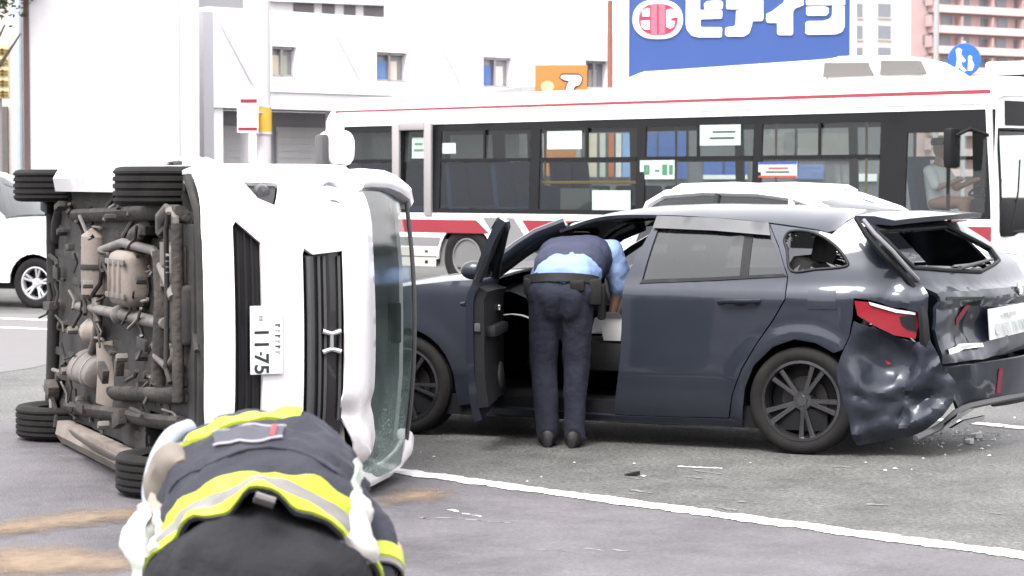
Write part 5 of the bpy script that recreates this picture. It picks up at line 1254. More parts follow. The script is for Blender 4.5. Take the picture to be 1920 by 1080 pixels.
for sg in (1, -1):
    so = mk('side_panel', panel(so_, lambda a, b: (a, sg * Yv(a, b), b), sh_, .07, .02, norm=(0, sg, 0)), VW, van)
    for h in sh_: mk('side_window', panel(h, lambda a, b: (a, sg * (Yv(a, b) - .012), b), (), .2, .004, norm=(0, sg, 0)), CARGLASS, so)
    mk('rocker_panel', loft([[V3((x, sg * y, z)) for y, z in ((.84, .30), (.835, .20), (.78, .165), (.70, .18), (.70, .26))] for x in (-2.36, -1.6, -.9, -.42)]), VW if sg < 0 else UBT, van)
    for ax_ in (0, -2.74):
        mk('wheel_arch_liner', half_liner(ax_, sg * .82, sg * .54, R_, R_ + .045), UBD, van)
rfz = [(-3.38, 1.5), (-3.2, 1.66), (-2.9, 1.70), (-1.5, 1.72), (-.5, 1.71), (-.30, 1.675), (-.24, 1.65)]
mk('roof', solid(loft([[V3((x, k * .73, lerp_tab(rfz, x) - .06 * abs(k) ** 3)) for k in (-1, -.95, -.8, -.4, 0, .4, .8, .95, 1)] for x in [-3.38 + 3.12 * i / 24 for i in range(25)]], False, False), -.02), VW, van)
mk('rear_valance', box((-3.40, 0, .46), (.10, 1.5, .20), .03), UBD, van)
mk('rear_panel', loft([[V3((-3.45 - .04 * (1 - k * k) + .08 * sm(1.0, 1.6, z), k * Yv(-3.4, z), z)) for k in (-1, -.7, -.3, 0, .3, .7, 1)] for z in (.52, .6, .8, 1.1, 1.3, 1.5)], False, False), VW, van)
# A pillars and windshield
apv = [V3((.57, .765, 1.09)), V3((.40, .77, 1.20)), V3((.15, .765, 1.38)), V3((-.05, .74, 1.52)), V3((-.2, .70, 1.63)), V3((-.34, .66, 1.69))]
for sg in (1, -1): mk('pillar', tube([V3((p.x, sg * p.y, p.z)) for p in apv], [(.06, .055)] * 6, 10), VW, van)
mk('roof_header', tube([(-.2 + .10 * (1 - k * k), k * .68, 1.65 + .015 * (1 - k * k)) for k in [-1 + .2 * i for i in range(11)]], [(.012, .014)] * 11, 8), TRIMG, van)
def cracked():
    m = bpy.data.materials.new('cracked_windshield'); m.use_nodes = True; n, l = m.node_tree.nodes, m.node_tree.links; n.clear()
    tc = n.new('ShaderNodeTexCoord'); vo = n.new('ShaderNodeTexVoronoi'); vo.feature = 'DISTANCE_TO_EDGE'; vo.inputs['Scale'].default_value = 38
    nz = n.new('ShaderNodeTexNoise'); nz.inputs['Scale'].default_value = 3.0; nz.inputs['Detail'].default_value = 5
    sx = n.new('ShaderNodeSeparateXYZ'); l.new(tc.outputs['Object'], vo.inputs['Vector']); l.new(tc.outputs['Object'], nz.inputs['Vector']); l.new(tc.outputs['Object'], sx.inputs[0])
    mr = n.new('ShaderNodeMapRange'); mr.inputs[1].default_value = -.1; mr.inputs[2].default_value = .75; mr.inputs[3].default_value = .12; mr.inputs[4].default_value = .8; l.new(sx.outputs['Y'], mr.inputs[0])
    ed = n.new('ShaderNodeMapRange'); ed.inputs[1].default_value = 0; ed.inputs[2].default_value = .06; ed.inputs[3].default_value = 1.0; ed.inputs[4].default_value = .35; l.new(vo.outputs['Distance'], ed.inputs[0])
    mu = n.new('ShaderNodeMath'); mu.operation = 'MULTIPLY'; l.new(mr.outputs[0], mu.inputs[0]); l.new(ed.outputs[0], mu.inputs[1])
    m3 = n.new('ShaderNodeMath'); m3.operation = 'MULTIPLY'; nr = n.new('ShaderNodeMapRange'); nr.inputs[1].default_value = .3; nr.inputs[2].default_value = .7; nr.inputs[3].default_value = .4; nr.inputs[4].default_value = 1.5
    l.new(nz.outputs[0], nr.inputs[0]); l.new(mu.outputs[0], m3.inputs[0]); l.new(nr.outputs[0], m3.inputs[1])
    tr = n.new('ShaderNodeBsdfTransparent'); tr.inputs[0].default_value = (.80, .87, .85, 1)
    df = n.new('ShaderNodeBsdfDiffuse'); df.inputs[0].default_value = (.27, .36, .335, 1)
    gl = n.new('ShaderNodeBsdfGlossy'); gl.inputs['Roughness'].default_value = .12; fr = n.new('ShaderNodeFresnel'); fr.inputs[0].default_value = 1.4
    a = n.new('ShaderNodeMixShader'); b = n.new('ShaderNodeMixShader'); o = n.new('ShaderNodeOutputMaterial')
    l.new(m3.outputs[0], a.inputs[0]); l.new(tr.outputs[0], a.inputs[1]); l.new(df.outputs[0], a.inputs[2])
    l.new(fr.outputs[0], b.inputs[0]); l.new(a.outputs[0], b.inputs[1]); l.new(gl.outputs[0], b.inputs[2]); l.new(b.outputs[0], o.inputs[0]); return m
def wsf(u, v):
    y = -.76 + 1.56 * u; p = cro(apv[:5], 6); q = p[min(len(p) - 1, int(v * (len(p) - 1)))]
    k = y / .78; bul = sm(.25, .8, y)
    return (q.x + .10 * (1 - k * k) + .05 * bul * math.sin(v * 3.1) + .02 * bul * fbm((y, v, 0), 5, 2), y * (q.y / .8), q.z + .03 * (1 - k * k) + .06 * bul * math.sin(v * 3.1))
mk('windshield', grid(wsf, 24, 12), cracked(), van)
# cabin seen through it
mk('dashboard', loft([[V3((x, k * .74, z - .03 * abs(k) ** 3)) for k in (-1, -.6, -.2, .2, .6, 1)] for x, z in ((.55, 1.10), (.35, 1.10), (.12, 1.06), (.05, .9), (.1, .6))], False, False), TRIM, van)
mk('steering_wheel', xf(join(lathe([(.185 + .016 * math.cos(a * math.pi / 4), .016 * math.sin(a * math.pi / 4)) for a in range(9)], (0, 0, 0), (0, 0, 1), 28), box((0, 0, -.02), (.1, .34, .04), .015)), Matrix.Translation((.05, -.34, 1.13)) @ Matrix.Rotation(-.6, 4, 'Y')), TRIM, van)
for y in (-.36, .36):
    s = mk('seat', join(box((-.55, y, .72), (.5, .5, .2), .07), box((-.85, y, 1.08), (.16, .48, .62), .06, Matrix.Rotation(-.25, 3, 'Y')), box((-.95, y, 1.42), (.1, .26, .18), .04)), SEATM, van)
mk('seat', join(box((-1.7, 0, .75), (.5, 1.3, .2), .07), box((-2.0, 0, 1.1), (.16, 1.25, .6), .06, Matrix.Rotation(-.2, 3, 'Y'))), SEATM, van)
mk('cabin_floor', box((-1.5, 0, .5), (3.6, 1.5, .04)), UBD, van, False)
mk('rear_view_mirror', box((-.02, 0, 1.52), (.04, .22, .07), .015), TRIM, van)
# right door mirror, on top now
MK_ = mk('side_mirror', loft([[V3((x, y0 + w * .095 * c, z0 + h * .085 * s)) for c, s in [(math.copysign(abs(math.cos(t)) ** .6, math.cos(t)), math.copysign(abs(math.sin(t)) ** .6, math.sin(t))) for t in [2 * math.pi * k / 20 for k in range(20)]]]
     for x, w, h, y0, z0 in ((.20, .96, .95, -.93, 1.10), (.24, 1, 1, -.93, 1.10), (.30, .98, .98, -.93, 1.10), (.345, .85, .85, -.93, 1.10), (.37, .5, .5, -.93, 1.10))]), VW, van)
mk('mirror_glass', box((.196, -.93, 1.10), (.006, .15, .13), .002), DGLASS, MK_)
mk('mirror_base', tube([(.28, -.80, 1.07), (.28, -.87, 1.08), (.27, -.92, 1.09)], [(.05, .035), (.045, .03), (.04, .03)], 10), TRIM, MK_)
mk('mirror_lower_shell', box((.29, -.92, 1.012), (.13, .16, .04), .018), TRIMG, MK_)
# wheels
for x in (0, -2.74):
    for sg in (1, -1):
        wheel('wheel', (x, sg * .735, R_), (0, sg, 0), R_, .20, .20, van, SILVER, 5)
# ---- underbody
mk('floor_pan', panel([(-3.3, -.70), (-.5, -.70), (-.42, -.46), (.62, -.46), (.62, .46), (-.42, .46), (-.5, .70), (-3.3, .70)], lambda a, b: (a, b, .30 + .18 * sm(-2.75, -3.3, a) + .02 * fbm((a, b, 0), 5, 2) ), (), .1, .02), UBD, van)
for k in range(9): mk('floor_rib', box((-1.75, -.62 + k * .155, .295), (2.6, .05, .03), .01), UB, van)
mk('splash_guard', box((.40, 0, .235), (.62, 1.1, .03), .01), UBD, van)
mk('engine_bay', box((.30, 0, .46), (.7, .9, .3), .03), UBD, van)
U = under
def ub_tube(name, pts, r, z, m, seg=10):
    return mk(name, tube([V3((min(.6, U(*p, z).x), U(*p, z).y, z - (.05 if U(*p, z).x > .1 else 0))) for p in pts], r, seg), m, van)
def ub_ell(name, c, z, r, m):
    p = U(*c, z); o = mk(name, ell((p.x, p.y, z), r, None, 20), m, van)
    for v in o.data.vertices: v.co += V3((0, 0, 1)) * .012 * fbm(v.co, 9)
    return o
mu1 = ub_tube('muffler', [(181, 436), (180, 442), (180, 500), (180, 552), (181, 560)], [.05, .085, .088, .085, .05], .25, UBT, 14)
p = U(180, 500, .25); mk('muffler_strap', lathe([(.092, -.015), (.096, 0), (.092, .015)], (p.x, p.y, .25), (0, 1, 0), 16), UBD, mu1)
p = U(245, 522, .22); ft = mk('fuel_tank', box((p.x, p.y, .22), (.42, .30, .17), .07, None, 4), UBT, van)
for k in range(3): mk('tank_rib', box((p.x - .12 + .12 * k, p.y, .132), (.02, .2, .02), .006), UBT, ft)
for k in (-.09, .09): mk('tank_strap', box((p.x, p.y + k, .134), (.43, .03, .012), .003), UBS, ft)
ub_tube('propeller_shaft', [(148, 575), (190, 582), (240, 592), (292, 604), (330, 606)], [.028, .03, .034, .034, .03], .22, UBS)
ub_ell('shaft_joint', (225, 590), .22, (.07, .055, .055), UBS)
ub_ell('differential', (180, 622), .25, (.13, .09, .09), UBT)
p = U(172, 690, .24); rs0 = mk('rear_silencer', tube([(p.x - .26, p.y, .24), (p.x - .25, p.y, .24), (p.x + .25, p.y, .24), (p.x + .26, p.y, .24)], [(.06, .09), (.075, .115), (.075, .115), (.06, .09)], 18), UBS, van)
for k in (-.12, .12): mk('silencer_seam', tube([(p.x + k - .008, p.y, .24), (p.x + k + .008, p.y, .24)], [(.08, .12)] * 2, 18), UBT, rs0)
p = U(345, 500, .24); mk('gear_housing', join(box((p.x, p.y, .25), (.24, .22, .16), .04, None, 3), tube([(p.x - .12, p.y + .1, .22), (p.x - .12, p.y - .12, .22)], .07, 12)), UBS, van)
for k in range(4): ub_tube('housing_rib', [(332 + k * 3, 480 + k * 11), (372, 482 + k * 11)], .010, .17, UBS, 6)
ub_tube('drive_shaft', [(300, 395), (306, 470), (310, 560), (306, 650), (296, 760)], [.022, .022, .03, .022, .022], .30, UBD)
ub_tube('rear_axle_beam', [(98, 372), (100, 460), (104, 580), (100, 690), (96, 760)], [.04, .045, .05, .045, .04], .28, UBD)
ub_tube('control_arm', [(292, 652), (312, 672), (334, 690)], [(.03, .014), (.028, .014), (.035, .02)], .20, UBS)
ub_tube('control_arm', [(380, 662), (360, 676), (334, 690)], [(.022, .012)] * 3, .20, UBS)
ub_tube('control_arm', [(300, 440), (318, 410), (335, 390)], [(.03, .014)] * 3, .21, UBS)
ub_tube('control_arm', [(372, 430), (350, 410), (335, 392)], [(.022, .012)] * 3, .21, UBS)
ub_tube('crossmember', [(212, 738), (270, 738), (330, 742), (384, 748)], [(.05, .03)] * 4, .23, UB)
ub_tube('crossmember', [(318, 470), (322, 560), (318, 650), (314, 720)], [(.045, .025)] * 4, .22, UB)
ub_tube('crossmember', [(374, 420), (378, 540), (378, 660), (374, 760)], [(.03, .03)] * 4, .22, UB)
ub_tube('side_member', [(140, 405), (220, 402), (300, 398), (372, 400)], [(.05, .03)] * 4, .25, UB)
ub_tube('side_member', [(130, 765), (210, 775), (290, 790), (380, 800)], [(.05, .03)] * 4, .25, UB)
ub_tube('exhaust_pipe', [(190, 470), (230, 455), (290, 470), (330, 520), (350, 560)], .026, .20, UBS)
ub_tube('exhaust_pipe', [(180, 560), (184, 600), (178, 640), (172, 660)], .026, .22, UBS)
ub_tube('stabiliser_bar', [(345, 400), (330, 430), (332, 560), (330, 690), (345, 720)], .013, .18, UBD)
p = U(352, 590, .24); mk('oil_pan', join(box((p.x, p.y, .24), (.28, .30, .12), .03, None, 3), lathe([(.001, -.075), (.018, -.075), (.018, -.05)], (p.x, p.y, .24), (0, 0, 1), 8)), UBD, van)
ub_ell('resonator', (262, 440), .24, (.12, .06, .06), UB)
ub_tube('spring_strut', [(120, 385), (112, 420), (108, 450)], [.05, .055, .045], .30, UBD)
ub_tube('spring_strut', [(122, 700), (114, 728), (106, 752)], [.055, .055, .045], .28, UBD)
ub_tube('heat_shield', [(205, 640), (208, 700), (205, 760)], [(.09, .02)] * 3, .27, UBT)
ub_tube('torn_splash_guard', [(140, 815), (165, 832), (195, 848), (228, 862)], [(.05, .012), (.07, .012), (.06, .012), (.03, .012)], .12, UBT)
rnd = random.Random(77)
for k in range(150):
    px_, py_ = rnd.uniform(85, 375), rnd.uniform(375, 800); z = rnd.uniform(.16, .27); c = U(px_, py_, z)
    if not (-3.2 < c.x < .6 and abs(c.y) < .70): continue
    s = rnd.choice((0, 1, 1, 1, 2))
    if s == 0: mk('bracket', box((c.x, c.y, z), (rnd.uniform(.04, .22), rnd.uniform(.02, .09), rnd.uniform(.02, .07)), .006, Matrix.Rotation(rnd.uniform(-.5, .5), 3, 'Z')), rnd.choice((UB, UBD, UBD, UB)), van)
    elif s == 1:
        d = V3((rnd.uniform(-.3, .3), rnd.uniform(-.2, .2), 0)); mk('brake_line', tube([c, c + d * .5 + V3((0, 0, .02)), c + d], rnd.uniform(.006, .014), 6), rnd.choice((UBD, UBS, UB)), van)
    else: mk('bolt_head', lathe([(.001, -.03), (.02, -.03), (.024, -.02), (.024, .03)], c, (0, 0, 1), 8), rnd.choice((UBS, UB)), van)
# ================================================================== people
def wrinkle(o, amp, sc, seed=0, ax=(1, 1, 1)):
    me = o.data; me.update(); N = [v.normal.copy() for v in me.vertices]
    for v, n in zip(me.vertices, N):
        q = V3((v.co.x * ax[0], v.co.y * ax[1], v.co.z * ax[2]))
        v.co += n * amp * (fbm((q.x, q.y, q.z + seed), sc, 3))
    return o
def hand(w, d, side, up, s=1.0, curl=.6):
    """palm and five bent fingers as tapered capsules; w wrist, d direction, side towards the little finger"""
    w, d, side, up = V3(w), V3(d).normalized(), V3(side).normalized(), V3(up).normalized()
    segs = [(w, .026 * s, w + d * .03 * s, .03 * s)]
    for k in range(4):
        o_ = (k - 1.5) * .021 * s
        b = w + d * .085 * s + side * o_; segs.append((w + d * .02 * s + side * o_ * .7, .017 * s, b, .013 * s))
        L = (.036, .042, .039, .03)[k] * s; p = b; dd = d.copy()
        for j in range(3):
            dd = (dd - up * curl * (.5 if j == 0 else .7)).normalized(); q = p + dd * L * (1, .75, .6)[j]
            segs.append((p, (.0105 - .0012 * j) * s, q, (.0095 - .0012 * j) * s)); p = q
    t0 = w + d * .025 * s - side * .03 * s; t1 = t0 + (d * .6 - side * .7 - up * .3).normalized() * .04 * s; t2 = t1 + (d * .9 - up * .5).normalized() * .033 * s
    return segs + [(t0, .015 * s, t1, .012 * s), (t1, .012 * s, t2, .0095 * s)]
NAVY = mat('navy_trousers', (.0075, .009, .019), .9, var=.2, scale=14, bump=.3, bscale=35)
SKYB = mat('light_blue_shirt', (.17, .245, .42), .85, var=.08, scale=12, bump=.25, bscale=30)
VEST = mat('navy_vest', (.022, .026, .052), .8, var=.2, scale=10, bump=.3, bscale=30)
LEATH = mat('black_leather', (.009, .0085, .0085), .5, spec=.3, var=.2, scale=14)
HAIR = mat('black_hair', (.008, .007, .007), .6, bump=.5, bscale=120)
# ---- police officer leaning into the wagon
of_ = WGM @ V3((1.455, 1.02, 0)); fy = V3((.12, .99, 0)).normalized(); fx = V3((fy.y, -fy.x, 0))
OM = frame(of_, fx, fy, V3((0, 0, 1)))
cop = thing('person', 'officer in light blue shirt and navy vest leaning into the open wagon door', 'person', OM)
hipR, hipL, knR, knL, anR, anL = (.085, .0, .90), (-.10, 0, .90), (.085, .03, .50), (-.12, .04, .50), (.075, -.03, .10), (-.085, .0, .10)
shR, shL, elR, elL = (.26, .38, 1.165), (-.10, .44, 1.16), (.315, .40, .955), (-.22, .56, .95)
wrR, wrL = (.27, .50, .80), (-.12, .74, .80)
sk = cap_body([((-.0, .03, .93), .09, (.05, .22, 1.05), .10), ((.05, .22, 1.05), .12, (.08, .40, 1.14), .125), (shL, .06, shR, .06), (hipR, .06, knR, .05), (knR, .048, anR, .035), (hipL, .06, knL, .05), (knL, .048, anL, .035),
    (anR, .04, (.075, .10, .05), .035), (anL, .04, (-.085, .13, .05), .035), (shR, .052, elR, .042), (elR, .041, wrR, .028), (shL, .052, elL, .042), (elL, .041, wrL, .028),
    ((.08, .44, 1.15), .055, (.10, .56, 1.13), .05), ((.10, .60, 1.13), .085, (.11, .68, 1.10), .078), ((.11, .72, 1.03), .05, (.11, .70, 1.08), .06), ((.11, .77, 1.08), .016, (.11, .785, 1.06), .013), ((.02, .64, 1.09), .018, (.02, .65, 1.11), .016), ((.20, .64, 1.09), .018, (.20, .65, 1.11), .016)]
    + hand(wrR, (-.15, .35, -.9), (.0, -.9, -.3), (1, .1, -.2), 1.0, .5) + hand(wrL, (.1, .8, -.5), (-1, .1, 0), (0, .5, .8), 1.0, .4))
b = mk('body', sk, SKIN, cop); remesh_obj(b, .0095, 3)
mk('hair', join(ell((.105, .62, 1.165), (.088, .10, .075), Matrix.Rotation(-.4, 3, 'X'))), HAIR, cop)
for sx_ in (-.03, .03): mk('eye', ell((.11 + sx_, .752, 1.075), (.013, .010, .010)), LEATH, cop)
t = mk('trousers', cap_body([((-.115, .0, .93), .115, (.10, .0, .93), .115), ((-.10, .01, .97), .11, (.085, .01, .97), .11), (hipR, .115, (.085, .02, .66), .092), ((.085, .02, .66), .092, knR, .082), (knR, .084, (.08, .01, .30), .076), ((.08, .01, .30), .074, (.078, -.01, .06), .068),
     (hipL, .115, (-.115, .02, .66), .092), ((-.115, .02, .66), .092, knL, .082), (knL, .084, (-.10, .02, .30), .076), ((-.10, .02, .30), .074, (-.088, .01, .06), .068), ((-.06, -.07, .92), .085, (-.07, -.05, .84), .08), ((.06, -.07, .92), .085, (.06, -.05, .84), .08)]), NAVY, cop)
remesh_obj(t, .014, 5); wrinkle(t, .012, 6, 0, (1.4, 1.4, .35)); wrinkle(t, .004, 15, 3, (1.4, 1.4, .8))
for (x, y), r in (((.075, -.03), .12), ((-.085, 0), -.1)):
    mk('shoe', loft([[V3((x + w * c + r * (d_ + .05), y + d_, max(.004, h * (s * .5 + .5) + .002))) for c, s in [(math.cos(q), math.sin(q)) for q in [2 * math.pi * k / 14 for k in range(14)]]] for d_, w, h in ((-.10, .025, .06), (-.08, .04, .10), (-.02, .045, .12), (.06, .046, .09), (.13, .045, .065), (.17, .03, .045))]), LEATH, cop)
s = mk('shirt', cap_body([((-.06, .03, 1.02), .125, (.06, .03, 1.02), .125), ((-.04, .16, 1.06), .135, (.10, .16, 1.07), .135), ((-.03, .33, 1.115), .125, (.15, .33, 1.125), .125), (shL, .09, shR, .09), (shR, .085, (.30, .39, 1.06), .080), ((.30, .39, 1.06), .080, (.318, .40, .965), .072),
     (shL, .085, (-.17, .5, 1.04), .075), ((-.17, .5, 1.04), .075, elL, .066)]), SKYB, cop)
remesh_obj(s, .013, 5); wrinkle(s, .010, 8, 5); wrinkle(s, .003, 20, 7)
v = mk('vest', cap_body([((-.05, .20, 1.085), .150, (.105, .20, 1.095), .150), ((-.045, .34, 1.125), .148, (.145, .34, 1.135), .148), ((-.03, .43, 1.155), .115, (.15, .41, 1.16), .115)]), VEST, cop)
remesh_obj(v, .013, 5); wrinkle(v, .006, 8, 2)
bt = mk('belt', xf(loft([[V3((.232 * c, .132 * s_, z)) for c, s_ in [(math.cos(q), math.sin(q)) for q in [2 * math.pi * k / 36 for k in range(36)]]] for z in (-.026, -.022, .022, .026)], True, False), Matrix.Translation((-.01, .02, 1.005)) @ Matrix.Rotation(-.25, 4, 'X')), LEATH, cop)
mk('belt_pouch', box((.20, -.03, .945), (.08, .07, .16), .02, Matrix.Rotation(.15, 3, 'Z')), LEATH, cop)
mk('belt_pouch', box((.10, -.105, .985), (.09, .05, .07), .015), LEATH, cop)
mk('belt_pouch', box((-.20, -.03, .975), (.06, .07, .10), .015), LEATH, cop)
mk('holster', box((.235, .05, .88), (.05, .09, .22), .02), LEATH, cop)
# clipboard in the hand and carton on the seat
cb = V3((.245, .60, .70)); cbm = OM @ Matrix.Translation(cb) @ Matrix.Rotation(.25, 4, 'X')
cbo = thing('clipboard', 'white clipboard held by the officer inside the wagon', 'clipboard', cbm)
mk('board', box((0, 0, 0), (.22, .30, .012), .003), mat('board_white', (.6, .6, .6), .5), cbo); mk('clip', box((0, -.13, .01), (.09, .03, .012), .003), SILVER, cbo)
cx_, cz_ = side(1133, 637)
ct = thing('carton', 'crumpled white carton on the front seat of the wagon', 'box', WGM @ Matrix.Translation((cx_ + .05, .56, .622)))
mk('carton_body', loft([[V3((x * w, y * w, z)) for x, y in ((-.075, -.06), (.07, -.065), (.075, .06), (-.07, .065))] for z, w in ((0, .78), (.07, .95), (.14, 1.05))]), mat('carton_white', (.62, .62, .61), .7, var=.08), ct, False)
mk('carton_flap', prism([(-.075, 0), (.075, 0), (.06, .07), (-.06, .07)], lambda a, b_, d: (a, .063 + b_ * .6 + d, .14 + b_ * .6), 0, .003), MATS['carton_white'], ct, False)

# ---- firefighter bent over in the foreground
TURN = mat('turnout_navy', (.021, .022, .032), .85, var=.2, scale=12, bump=.3, bscale=45)
TROU = mat('turnout_black', (.010, .0105, .013), .9, var=.25, scale=14, bump=.3, bscale=45)
HIVIS = mat('hi_vis_yellow', (.34, .41, .025), .55, var=.1, scale=15)
GREYR = mat('reflective_grey', (.155, .145, .14), .35, var=.15, scale=20)
BEIGE_ = mat('beige_gear', (.30, .26, .22), .8, var=.25, scale=14)
HOSE = mat('pale_hose', (.26, .28, .33), .45, var=.1)
p0 = at_depth(505, 1000, 5.75)
FM = Matrix.Translation((p0.x - .02, 5.72, 0)) @ Matrix.Diagonal((.93, .95, .955, 1))
ff_ = thing('person', 'firefighter bent over in navy coat with yellow reflective bands and black trousers', 'person', FM)
SP_ = [  # spine: centre, half width, dorsal height, ventral depth, dorsal direction tilt (deg), roll (deg)
    ((.015, -.05, .585), .295, .305, .18, 26, -7), ((.01, .01, .63), .297, .295, .18, 25, -7), ((.0, .09, .69), .299, .275, .18, 22, -6), ((-.012, .19, .738), .30, .255, .19, 17, -5), ((-.025, .30, .775), .298, .238, .20, 10, -4), ((-.045, .42, .785), .287, .228, .19, 0, -3),
    ((-.06, .54, .775), .265, .21, .18, -8, -2), ((-.07, .66, .75), .23, .18, .16, -18, 0), ((-.075, .76, .715), .17, .13, .12, -25, 0), ((-.08, .83, .68), .10, .08, .08, -35, 0)]
def spine(v):
    f = v * (len(SP_) - 1); i = min(len(SP_) - 2, int(f)); t = f - i
    P = [SP_[max(0, i - 1)], SP_[i], SP_[i + 1], SP_[min(len(SP_) - 1, i + 2)]]
    def cr1(a, b, c, d): return .5 * (2 * b + (c - a) * t + (2 * a - 5 * b + 4 * c - d) * t * t + (3 * b - a - 3 * c + d) * t ** 3)
    c = V3([cr1(*[p[0][k] for p in P]) for k in range(3)])
    return (c, *[cr1(*[p[k] for p in P]) for k in range(1, 6)])
def torso(v, ang, off=0.0):
    """ang 0 = back ridge, +90 = right flank, 180 = belly"""
    c, a, bd, bv, tl, ro = spine(v); ca, sa = math.cos(ang), math.sin(ang)
    b_ = bd if ca > 0 else bv
    e = 1.06 - .24 * sm(0, .4, v)
    x = math.copysign(abs(sa) ** e, sa) * (a + off); z = math.copysign(abs(ca) ** e, ca) * (b_ + off)
    if ca > 0: z *= 1 - .10 * math.exp(-(sa / .10) ** 2) * sm(.35, 0, v) * 0
    q = V3((x, 0, z)); q = Matrix.Rotation(rad(ro), 3, 'Y') @ q; q = Matrix.Rotation(rad(tl), 3, 'X') @ q
    p = c + q; p0_ = p; p = c + q * (1 - off / max(.05, q.length))
    w = .020 * fbm((p.x * 1.3, p.y * 2.2, p.z), 5.0, 3) + .012 * fbm((p.x * .8, p.y * 3, p.z * 1.5), 11, 2) + .012 * (.5 - abs(fbm((p.x * 1.2 + 3, p.y * 2.6, p.z * .8), 7, 1))) * sm(.12, .25, v)
    n = q.normalized()
    hemw = sm(.16, 0, v) * (.022 * math.sin(ang * 5 + .6) + .016 * math.sin(ang * 9))
    return p0_ + n * (w + hemw)
def tor(v0, v1, a0, a1, nv, na, off, t): 
    return shell(lambda u, w, o: torso(v0 + (v1 - v0) * u, a0 + (a1 - a0) * w, o), nv, na, off, off - t)
def shell(f, nu, nv, o1, o0):
    (A, F), (B, _) = grid(lambda u, v: f(u, v, o1), nu, nv), grid(lambda u, v: f(u, v, o0), nu, nv)
    k = len(A); rim = [i * (nv + 1) for i in range(nu + 1)] + [nu * (nv + 1) + j for j in range(1, nv + 1)] + [i * (nv + 1) + nv for i in range(nu - 1, -1, -1)] + [j for j in range(nv - 1, 0, -1)]
    return A + B, F + [tuple(i + k for i in q[::-1]) for q in F] + [(rim[i], rim[(i + 1) % len(rim)], rim[(i + 1) % len(rim)] + k, rim[i] + k) for i in range(len(rim))]
pi = math.pi
coat = mk('coat', tor(0, 1, -pi, pi, 60, 96, 0, .012), TURN, ff_)
bands = []
for v0, v1, m, nm in ((.010, .048, HIVIS, 'yellow_band'), (.0485, .104, GREYR, 'grey_band'), (.1045, .148, HIVIS, 'yellow_band')):
    mk(nm, tor(v0, v1, -pi, pi, 5, 96, .009, .012), m, coat)
mk('yellow_band', shell(lambda u, w, o: torso(.385 + .10 * u * (1 - .45 * w) + .10 * math.sin((-1.7 + 2.1 * w) * .8) + .05 * w, -1.75 + 2.1 * w, o), 6, 60, .009, -.003), HIVIS, coat)
bpn = mk('back_patch', shell(lambda u, w, o: torso(.30 + .075 * u, -.28 + .50 * w, o), 5, 12, .008, -.003), mat('patch_grey', (.05, .05, .065), .6, var=.1), coat)
for vv in (.30, .375): mk('patch_piping', tube([torso(vv, -.29 + .52 * k / 14, .008) for k in range(15)], .004, 6), mat('piping', (.3, .29, .32), .5), coat)
mk('patch_mark', shell(lambda u, w, o: torso(.315 + .045 * u, .12 + .04 * w, o), 3, 3, .012, .004), RED, coat)
mk('coat_yoke_seam', tube([torso(.235 + .012 * math.sin(k * .5), -.9 + 1.8 * k / 24, .001) for k in range(25)], .004, 6), TURN, coat)
# trousers
tr_ = mk('trousers', cap_body([((-.12, .03, .64), .185, (.12, .03, .64), .185), ((-.09, -.10, .63), .165, (.09, -.10, .63), .165), ((-.11, .02, .70), .13, (.11, .02, .70), .13), ((-.03, -.085, .695), .135, (.03, -.085, .695), .135), ((-.15, .0, .60), .19, (-.21, .10, .34), .13), ((-.21, .10, .34), .13, (-.21, .0, .10), .10), ((.15, .0, .60), .19, (.22, .10, .34), .13), ((.22, .10, .34), .13, (.22, .0, .10), .10)]), TROU, ff_)
remesh_obj(tr_, .022, 6); wrinkle(tr_, .022, 5, 1, (1, 1, .7)); wrinkle(tr_, .008, 14, 4)
for x in (-.21, .22):
    mk('boot', loft([[V3((x + w * c, d_, max(.004, h * (s * .5 + .5) + .002))) for c, s in [(math.cos(q), math.sin(q)) for q in [2 * pi * k / 14 for k in range(14)]]] for d_, w, h in ((-.12, .04, .1), (-.09, .06, .2), (.0, .065, .22), (.08, .06, .12), (.16, .055, .09), (.20, .035, .06))]), LEATH, ff_)
# body under the clothes, head down in front, helmet
bsk = cap_body([((0, .06, .66), .11, (-.02, .2, .74), .14), ((-.02, .2, .76), .15, (-.05, .5, .77), .14), ((-.05, .5, .77), .14, (-.07, .7, .74), .10), ((-.07, .74, .72), .06, (-.075, .86, .66), .055), ((-.075, .90, .63), .085, (-.075, .94, .56), .08),
   ((-.2, .58, .74), .07, (-.30, .60, .50), .05), ((-.30, .60, .50), .048, (-.22, .72, .30), .034), ((.12, .56, .74), .07, (.33, .34, .62), .052), ((.33, .34, .62), .048, (.325, .22, .56), .036), ((-.15, 0, .6), .1, (-.21, .1, .34), .07), ((-.21, .1, .34), .07, (-.21, 0, .12), .05), ((.15, 0, .6), .1, (.22, .1, .34), .07), ((.22, .1, .34), .07, (.22, 0, .12), .05)]
   + hand((-.22, .72, .30), (.2, .4, -.9), (-1, .2, 0), (0, 1, .3)) + hand((.325, .22, .56), (-.1, -.6, -.75), (1, 0, -.2), (0, -.8, .6)))
bb2 = mk('body', bsk, SKIN, ff_); remesh_obj(bb2, .012, 3)
mk('helmet', xf(lathe([(.001, .15), (.07, .14), (.11, .09), (.125, .02), (.165, -.02), (.17, -.03), (.12, -.02)], (0, 0, 0), (0, 0, 1), 28), Matrix.Translation((-.075, .93, .62)) @ Matrix.Rotation(-2.0, 4, 'X')), SILVER, ff_)
